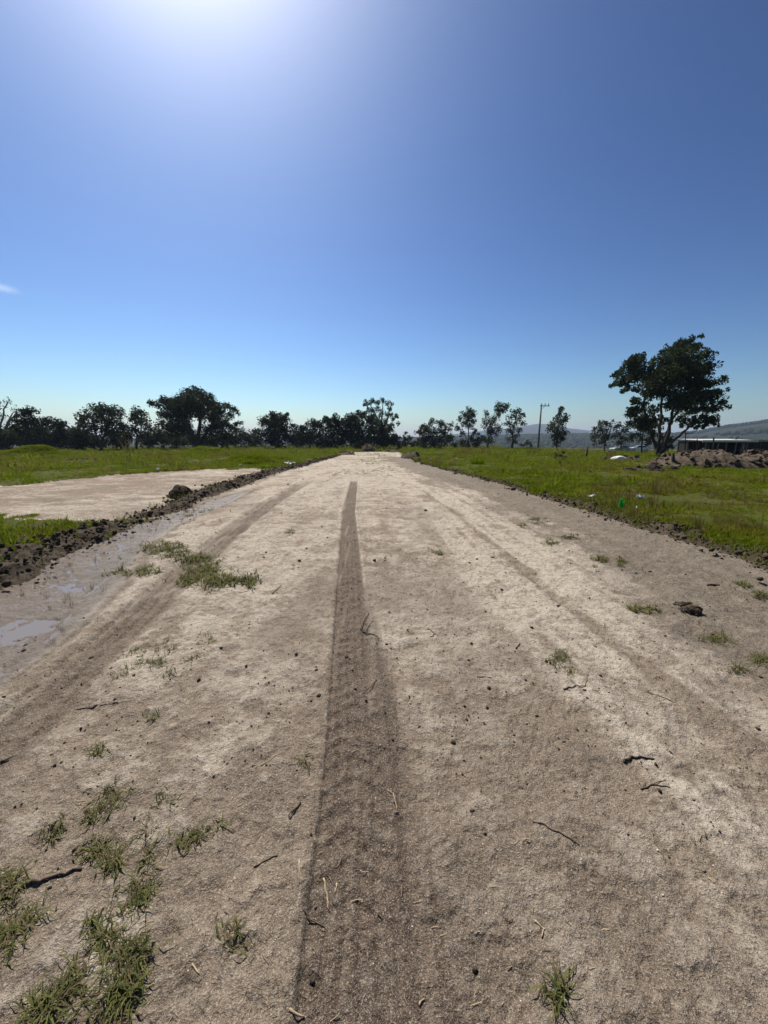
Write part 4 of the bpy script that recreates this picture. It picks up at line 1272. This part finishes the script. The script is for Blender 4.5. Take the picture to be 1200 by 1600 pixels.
# ------------------------------------------------------------------ utility pole, posts
Y = 72.0
b = at_y(840.5, 703, Y); b[2] = hz(b[0], Y, False) - .1
topz = at_y(846, 632, Y)
pole = thing('utility_pole', 'thin utility pole with crossarm, leaning slightly right among the trees', 'utility pole', b)
mb = MB(); mb.tube([(0, 0, 0), (topz - b) * .5, topz - b], [.20, .16, .12], 10); mb.build('post', M['concrete'], pole, True)
d = topz - b
arm_z = d[2] - .25
mb = MB(); mb.box((d[0] + .62, 0, arm_z), (1.75, .12, .14)); mb.build('crossarm', M['wood_d'], pole)
for k in range(3):
    mb = MB(); mb.lathe([(0, 0), (.04, 0), (.04, .12), (.09, .14), (.10, .2), (.07, .25), (.09, .28), (.05, .36), (0, .38)], 10, (d[0] + .05 + k * .62, 0, arm_z + .07)); mb.build('insulator', M['ceramic'], pole, True)
mb = MB(); mb.tube([(d[0] * .92, -.02, arm_z - .6), (d[0] + .7, -.02, arm_z - .05)], [.03, .03], 5); mb.build('brace', M['wood_d'], pole)

POSTS = [  # px foot, py foot, px top, py top, radius, mat, label
    (916, 717, 917.5, 699, .085, 'wood_d', 'short dark fence post alone in the right-hand grass'),
    (914.5, 716, 915.5, 704, .03, 'wood', 'thin pale stake leaning against the short dark fence post'),
    (908.5, 707, 908.5, 700, .08, 'wood', 'small pale fence post behind and left of the dark one'),
    (894, 705, 894, 700, .08, 'wood', 'pale post in the far fence line right of the tapering tree'),
    (971, 715, 973, 696, .022, 'wood_d', 'thin dark stake standing right behind the white sack'),
    (1052, 729, 1051, 708, .10, 'wood_d', 'stubby dark post at the near side of the brown earth heap'),
    (1074, 706, 1075, 689, .06, 'wood', 'pale post on the earth heap nearest the big tree, right of the pair'),
    (1070, 706, 1070, 689, .05, 'wood_d', 'dark post on the earth heap nearest the big tree, left of the pair'),
    (1070.5, 700, 1071.5, 672, .045, 'wood_d', 'tall thin dark fence pole below the right branches of the big tree'),
    (1088, 704, 1089.5, 686, .05, 'wood_d', 'thin dark fence pole at the left end of the shed'),
    (1112, 712, 1115.5, 683, .075, 'wood', 'tall leaning pale pole rising over the shed roof'),
    (1117, 713, 1123, 693, .085, 'wood', 'short pale pole leaning right in front of the shed'),
]
for pxf, pyf, pxt, pyt, rr, mat, lb in POSTS:
    Yp = min(at(pxf, pyf)[1], 90) if pyf > 713 and pxf < 1060 else (40.0 if pxf > 1060 else 60.0)
    if pyf == 729: Yp = 22.6
    f0_ = at_y(pxf, pyf, Yp); t0 = at_y(pxt, pyt, Yp)
    g = hz(f0_[0], Yp, False) - .25
    dirv = (t0 - f0_); f1 = f0_ + dirv * ((g - f0_[2]) / dirv[2])
    mb = MB(); mb.tube([np.zeros(3), (t0 - f1) * .5 + np.array((.01, 0, 0)), t0 - f1], [rr, rr * .95, rr * .85], 8)
    link('fence_post', mb.mesh('fence_post', M[mat], True), None, f1, label=lb, category='post', group='posts and stakes in the field')

# ------------------------------------------------------------------ the shed on the right
YS = 45.0
p0 = at_y(1093, 688, YS); p1 = at_y(1173, 690.5, YS + .4)
gz = hz((p0[0] + p1[0]) / 2, YS + 1, False)
shed = thing('shed', 'low open shed with pale sheet roof on wooden posts at the right', 'shed', ((p0[0] + p1[0]) / 2, YS + 1.5, gz))
O = np.array(shed.location)
wS = p1[0] - p0[0]
roof_z = (p0[2] + p1[2]) / 2 - gz
nsh = 8
roof = MB(); roof.box((0, 0, roof_z + .02), (wS + .02, 3.6, .06)); roof_o = roof.build('roof', M['wood_d'], shed)
for k in range(nsh):
    w = wS / nsh
    V = []; F = []; q = 13
    for a in range(q):
        u = a / (q - 1)
        xx = -wS / 2 + (k + u) * w * 1.0 + (.03 if a == q - 1 else 0)
        zz = .022 * math.sin(u * 2 * PI * 4) + .004 * (k % 2)
        for yy, zr in ((-2.05, -.02), (1.9, .16)):
            V.append((xx, yy, roof_z + .10 + zz + zr)); V.append((xx, yy, roof_z + .085 + zz + zr))
    for a in range(q - 1):
        i = a * 4
        F += [[i, i + 4, i + 6, i + 2], [i + 1, i + 3, i + 7, i + 5], [i, i + 1, i + 5, i + 4], [i + 2, i + 6, i + 7, i + 3]]
    link('roof_sheet', mesh_np('roof_sheet', np.array(V), F, M['tin']), roof_o)
mb = MB(); mb.box((0, -2.0, roof_z + .0), (wS + .1, .06, .24)); mb.build('fascia', M['tin'], shed)
for px, lean in ((1104, .02), (1136, 0), (1151, .06), (1161, .08), (1168.5, .14)):
    xx = at_y(px, 690, YS - .3)[0] - O[0]
    mb = MB(); mb.tube([(xx - lean, -1.75, -.1), (xx, -1.8, roof_z)], [.085, .075], 7); mb.build('post', M['wood'], shed, True)
for k in range(10):
    mb = MB(); w = wS / 10; mb.box((-wS / 2 + (k + .5) * w, 1.7 + .012 * (k % 2), roof_z / 2 - .05), (w - .02, .03, roof_z + .1)); mb.build('wall_board', M['dark'], shed)
for sx in (-1, 1):
    mb = MB(); mb.box((sx * (wS / 2 - .08), .9, roof_z / 2 - .05), (.03, 1.5, roof_z + .05)); mb.build('side_wall', M['dark'], shed)
p2 = at_y(1290, 690, YS + 3)
wE = p2[0] - p1[0]
ext = thing('shed', 'dark shed extension running off the right picture edge', 'shed', (p1[0] + wE / 2 + .3, YS + 3, gz))
mb = MB(); mb.box((0, 0, roof_z + .06), (wE, 3.2, .05)); r_o = mb.build('roof', M['wood_d'], ext)
for k in range(9):
    w = wE / 9; mb = MB(); mb.box((-wE / 2 + (k + .5) * w, 0, roof_z + .12 + .008 * (k % 2)), (w + .02, 3.4, .02)); mb.build('roof_sheet', M['tin'], r_o)
for k in range(9):
    w = wE / 9; mb = MB(); mb.box((-wE / 2 + (k + .5) * w, -.9 + .012 * (k % 2), roof_z / 2 - .05), (w - .03, .03, roof_z + .05)); mb.build('wall_board', M['dark'], ext)
mb = MB(); mb.box((0, -1.0, roof_z * .55), (wE, .05, .10)); mb.build('rail', M['wood'], ext)
for k in range(4):
    mb = MB(); mb.tube([(-wE / 2 + .2 + k * wE / 3.3, -1.35, -.1), (-wE / 2 + .2 + k * wE / 3.3, -1.35, roof_z + .03)], [.07, .06], 6); mb.build('post', M['wood_d'], ext, True)
pc = at_y(1157, 687, YS + 1)
mb = MB(); mb.box((0, 0, .12), (.26, .26, .42)); mb.box((0, 0, .36), (.32, .32, .05))
link('chimney', mb.mesh('chimney', M['wood']), shed, (pc[0] - O[0], .2, roof_z + .14))


# ------------------------------------------------------------------ parked vehicles beyond the grass
def car(label, px, Y, paint, rz, L=4.2):
    x = at_y(px, 700, Y)[0]; z = hz(x, Y, False)
    root = thing('parked_car', label, 'car', (x, Y, z), rz, 'cars parked behind the right-hand grass')
    h = L / 4.2
    prof = [(-2.1, .35), (-2.1, .78), (-1.9, .92), (-1.15, 1.0), (-.55, 1.02), (1.35, 1.02), (1.95, .96), (2.08, .8), (2.08, .35)]
    def prism(pr, w0, w1=None, zt=None):
        V = []; n = len(pr)
        for s_ in (-1, 1):
            for a, b_ in pr:
                w = w0 if b_ < 1.0 or w1 is None else w0 + (w1 - w0) * (b_ - 1.0) / .45
                V.append((a * h, s_ * w, b_ * h))
        return np.array(V), [list(range(n)), list(range(2 * n - 1, n - 1, -1))] + [[i, n + i, n + (i + 1) % n, (i + 1) % n] for i in range(n)]
    mb = MB(); mb.add(*prism(prof, .85)); mb.add(*prism([(-1.0, 1.0), (-.35, 1.45), (1.15, 1.46), (1.6, 1.0)], .78, .62)); body = mb.build('body', M[paint], root)
    mb = MB(); mb.add(*prism([(-.78, 1.06), (-.32, 1.38), (.28, 1.39), (.28, 1.06)], .795, .66)); mb.build('window', M['glass'], root)
    mb = MB(); mb.add(*prism([(.36, 1.06), (.36, 1.39), (1.05, 1.39), (1.35, 1.06)], .795, .66)); mb.build('window', M['glass'], root)
    mb = MB(); mb.add([(-.99, -.6, 1.03), (-.99, .6, 1.03), (-.39, .55, 1.43), (-.39, -.55, 1.43)], [[0, 1, 2, 3]]); mb.build('windscreen', M['glass'], root)
    for sx in (-1.3, 1.3):
        for sy in (-.8, .8):
            mb = MB()
            prof2 = [(.05, -.1), (.30, -.1), (.33, -.06), (.33, .06), (.30, .1), (.05, .1)]
            mb.lathe(prof2, 16)
            V = np.concatenate(mb.v); V = V[:, [0, 2, 1]] + np.array((sx * h, sy, .33)); mb.v = [V]
            wh = mb.build('wheel', M['rubber'], root, True)
            mb = MB(); mb.lathe([(0, -.105), (.19, -.105), (.19, .105), (0, .105)], 12); V = np.concatenate(mb.v)[:, [0, 2, 1]] + np.array((sx * h, sy, .33)); mb.v = [V]
            mb.build('rim', M['tin'], wh)
    return root


car('grey car parked left of the white one under the far trees', 969, 88, 'car_g', .15)
car('white car parked behind the left stems of the big tree', 998, 90, 'car_w', -.2)

# ------------------------------------------------------------------ sack and litter
def sack(label, px, py, w, d, h, seed, mat='sack', name='sack', Y=None, cat='sack'):
    p = at(px, py) if Y is None else at_y(px, py, Y)
    v, f = ico(3)
    n = np.array([fbm(q[0] * 1.6 + 5, q[1] * 1.6 + q[2] * 1.4 + seed, seed, 3) for q in v])
    a = np.sign(v) * np.abs(v) ** .75
    skew = 1 - .35 * np.clip(-v[:, 0], 0, 1)
    W = a * (.78 + .42 * n)[:, None] * np.array((w / 2, d / 2, h / 2)); W[:, 2] = (W[:, 2] + h * .42) * skew; W[:, 2] = np.maximum(W[:, 2], -.05)
    return link(name, mesh_np(name, W, f, M[mat], True), None, (p[0], p[1], hz(p[0], p[1], False)), label=label, category=cat)


sack('bulging white sack lying in the grass beside the dark cut edge', 966, 722, 1.15, .6, .42, 3)
sack('small white sack at the far grass edge left of the grey car', 952, 702, 1.1, .7, .85, 4, Y=80)
sack('pale rounded bag on top of the earth heap beside the posts', 1066, 702, .5, .45, .42, 5, Y=24.5, name='bag', cat='bag')


def scrap(label, px, py, L, wd, rz, mat, seed, h=.05):
    p = at(px, py)
    r = np.random.default_rng(seed)
    nx, ny = 9, 5
    V = []
    for a in range(nx):
        for b_ in range(ny):
            u = a / (nx - 1) - .5; w = b_ / (ny - 1) - .5
            V.append((u * L + r.normal() * .04 * L, w * wd * (1.2 - .8 * abs(u)) + r.normal() * .06 * wd, abs(r.normal()) * h * .6 + h * (.8 - w * w * 2)))
    V = np.array(V); F = [[a * ny + b_, (a + 1) * ny + b_, (a + 1) * ny + b_ + 1, a * ny + b_ + 1] for a in range(nx - 1) for b_ in range(ny - 1)]
    V2 = V.copy(); V2[:, 2] -= .006
    n = len(V)
    F2 = [[i + n for i in q[::-1]] for q in F]
    rim = [a * ny for a in range(nx)] + [(nx - 1) * ny + b_ for b_ in range(1, ny)] + [a * ny + ny - 1 for a in range(nx - 2, -1, -1)] + [b_ for b_ in range(ny - 2, 0, -1)]
    F3 = [[rim[i], rim[(i + 1) % len(rim)], rim[(i + 1) % len(rim)] + n, rim[i] + n][::-1] for i in range(len(rim))]
    o = link('litter_scrap', mesh_np('litter_scrap', np.concatenate([V, V2]), F + F2 + F3, M[mat], False), None, (p[0], p[1], hz(p[0], p[1]) + .05), label=label, category='litter', group='litter in the grass')
    o.rotation_euler = (0, 0, rz)


scrap('white crumpled scrap above the soil edge left of the green cup', 925, 782, .19, .06, -.5, 'white', 1)
scrap('white crumpled scrap in the grass right of the green cup', 1000, 785, .22, .06, .05, 'white', 2, .06)
scrap('tiny white scrap on the earth edge right of the green cup', 994, 803, .05, .03, 1.2, 'white', 3, .04)
scrap('white litter beside the far part of the left soil bank, larger piece', 450, 729, .42, .2, .1, 'white', 4, .12)
scrap('white litter beside the far part of the left soil bank, smaller piece right', 459, 727, .22, .14, .7, 'white', 5, .1)
scrap('small white scrap at the left end of the grassy mound', 376, 732, .12, .10, 0, 'white', 6, .08)
scrap('small white scrap at the far edge of the bare soil', 248, 739, .16, .1, .2, 'white', 7, .08)
scrap('small orange scrap on the left soil bank', 361, 758, .12, .07, .4, 'orange', 8, .08)
scrap('pale scrap in the right-hand grass near the far road edge', 672, 722, .16, .1, .2, 'white', 9, .1)
scrap('pale scrap in the far right-hand grass', 712, 720, .2, .12, 0, 'white', 10, .1)

# leaning green cup
p = at(968.5, 799)
cup = thing('plastic_cup', 'leaning bright green plastic cup in the grass by the right earth edge', 'cup', (p[0], p[1], hz(p[0], p[1]) + .03))
mb = MB(); mb.lathe([(0, 0), (.042, 0), (.046, .03), (.052, .20), (.055, .205), (.049, .205), (.043, .03), (0, .012)], 20)
mb.build('body', M['green'], cup, True)
mb = MB(); mb.lathe([(.053, .196), (.058, .200), (.058, .210), (.050, .212), (.048, .204)], 20); mb.build('rim', M['green'], cup, True)
cup.rotation_euler = (0, math.radians(12), .3)

# ------------------------------------------------------------------ haze: the air of the valley
mb = MB(); mb.box((0, 0, 84), (12400, 12400, 232))
hm = bpy.data.materials.new('haze'); hm.use_nodes = True
nt = hm.node_tree; nt.nodes.clear()
ho = nt.nodes.new('ShaderNodeOutputMaterial'); pv = nt.nodes.new('ShaderNodeVolumePrincipled')
pv.inputs['Color'].default_value = (.56, .72, 1.0, 1); pv.inputs['Density'].default_value = .00017; pv.inputs['Anisotropy'].default_value = .25
nt.links.new(pv.outputs[0], ho.inputs['Volume'])
mb.build('haze', hm, kind='stuff', label='thin blue haze filling the valley air', category='haze')

# ------------------------------------------------------------------ one small wisp of cloud high above the haze, at the left
c_ = at_y(4, 450, 3600.0)
v, f = ico(2)
cm = bpy.data.materials.new('cloud'); cm.use_nodes = True
nt = cm.node_tree; nt.nodes.clear()
co = nt.nodes.new('ShaderNodeOutputMaterial'); pv = nt.nodes.new('ShaderNodeVolumePrincipled')
tc = nt.nodes.new('ShaderNodeTexCoord'); gr = nt.nodes.new('ShaderNodeTexGradient'); gr.gradient_type = 'QUADRATIC_SPHERE'
no = nt.nodes.new('ShaderNodeTexNoise'); no.inputs['Scale'].default_value = 2.6; no.inputs['Detail'].default_value = 3
m_ = nt.nodes.new('ShaderNodeMath'); m_.operation = 'MULTIPLY'; m2_ = nt.nodes.new('ShaderNodeMath'); m2_.operation = 'MULTIPLY'; m2_.inputs[1].default_value = .006
nt.links.new(tc.outputs['Object'], gr.inputs['Vector']); nt.links.new(tc.outputs['Object'], no.inputs['Vector'])
nt.links.new(gr.outputs['Fac'], m_.inputs[0]); nt.links.new(no.outputs['Fac'], m_.inputs[1]); nt.links.new(m_.outputs[0], m2_.inputs[0])
pv.inputs['Color'].default_value = (.98, .98, .98, 1); pv.inputs['Anisotropy'].default_value = .5
nt.links.new(m2_.outputs[0], pv.inputs['Density']); nt.links.new(pv.outputs[0], co.inputs['Volume'])
cl_ = link('cloud', mesh_np('cloud', v, f, cm, True), None, c_, label='small faint wisp of cloud at the left picture edge', category='cloud')
cl_.scale = (190, 150, 48); cl_.rotation_euler = (0, math.radians(8), 0)
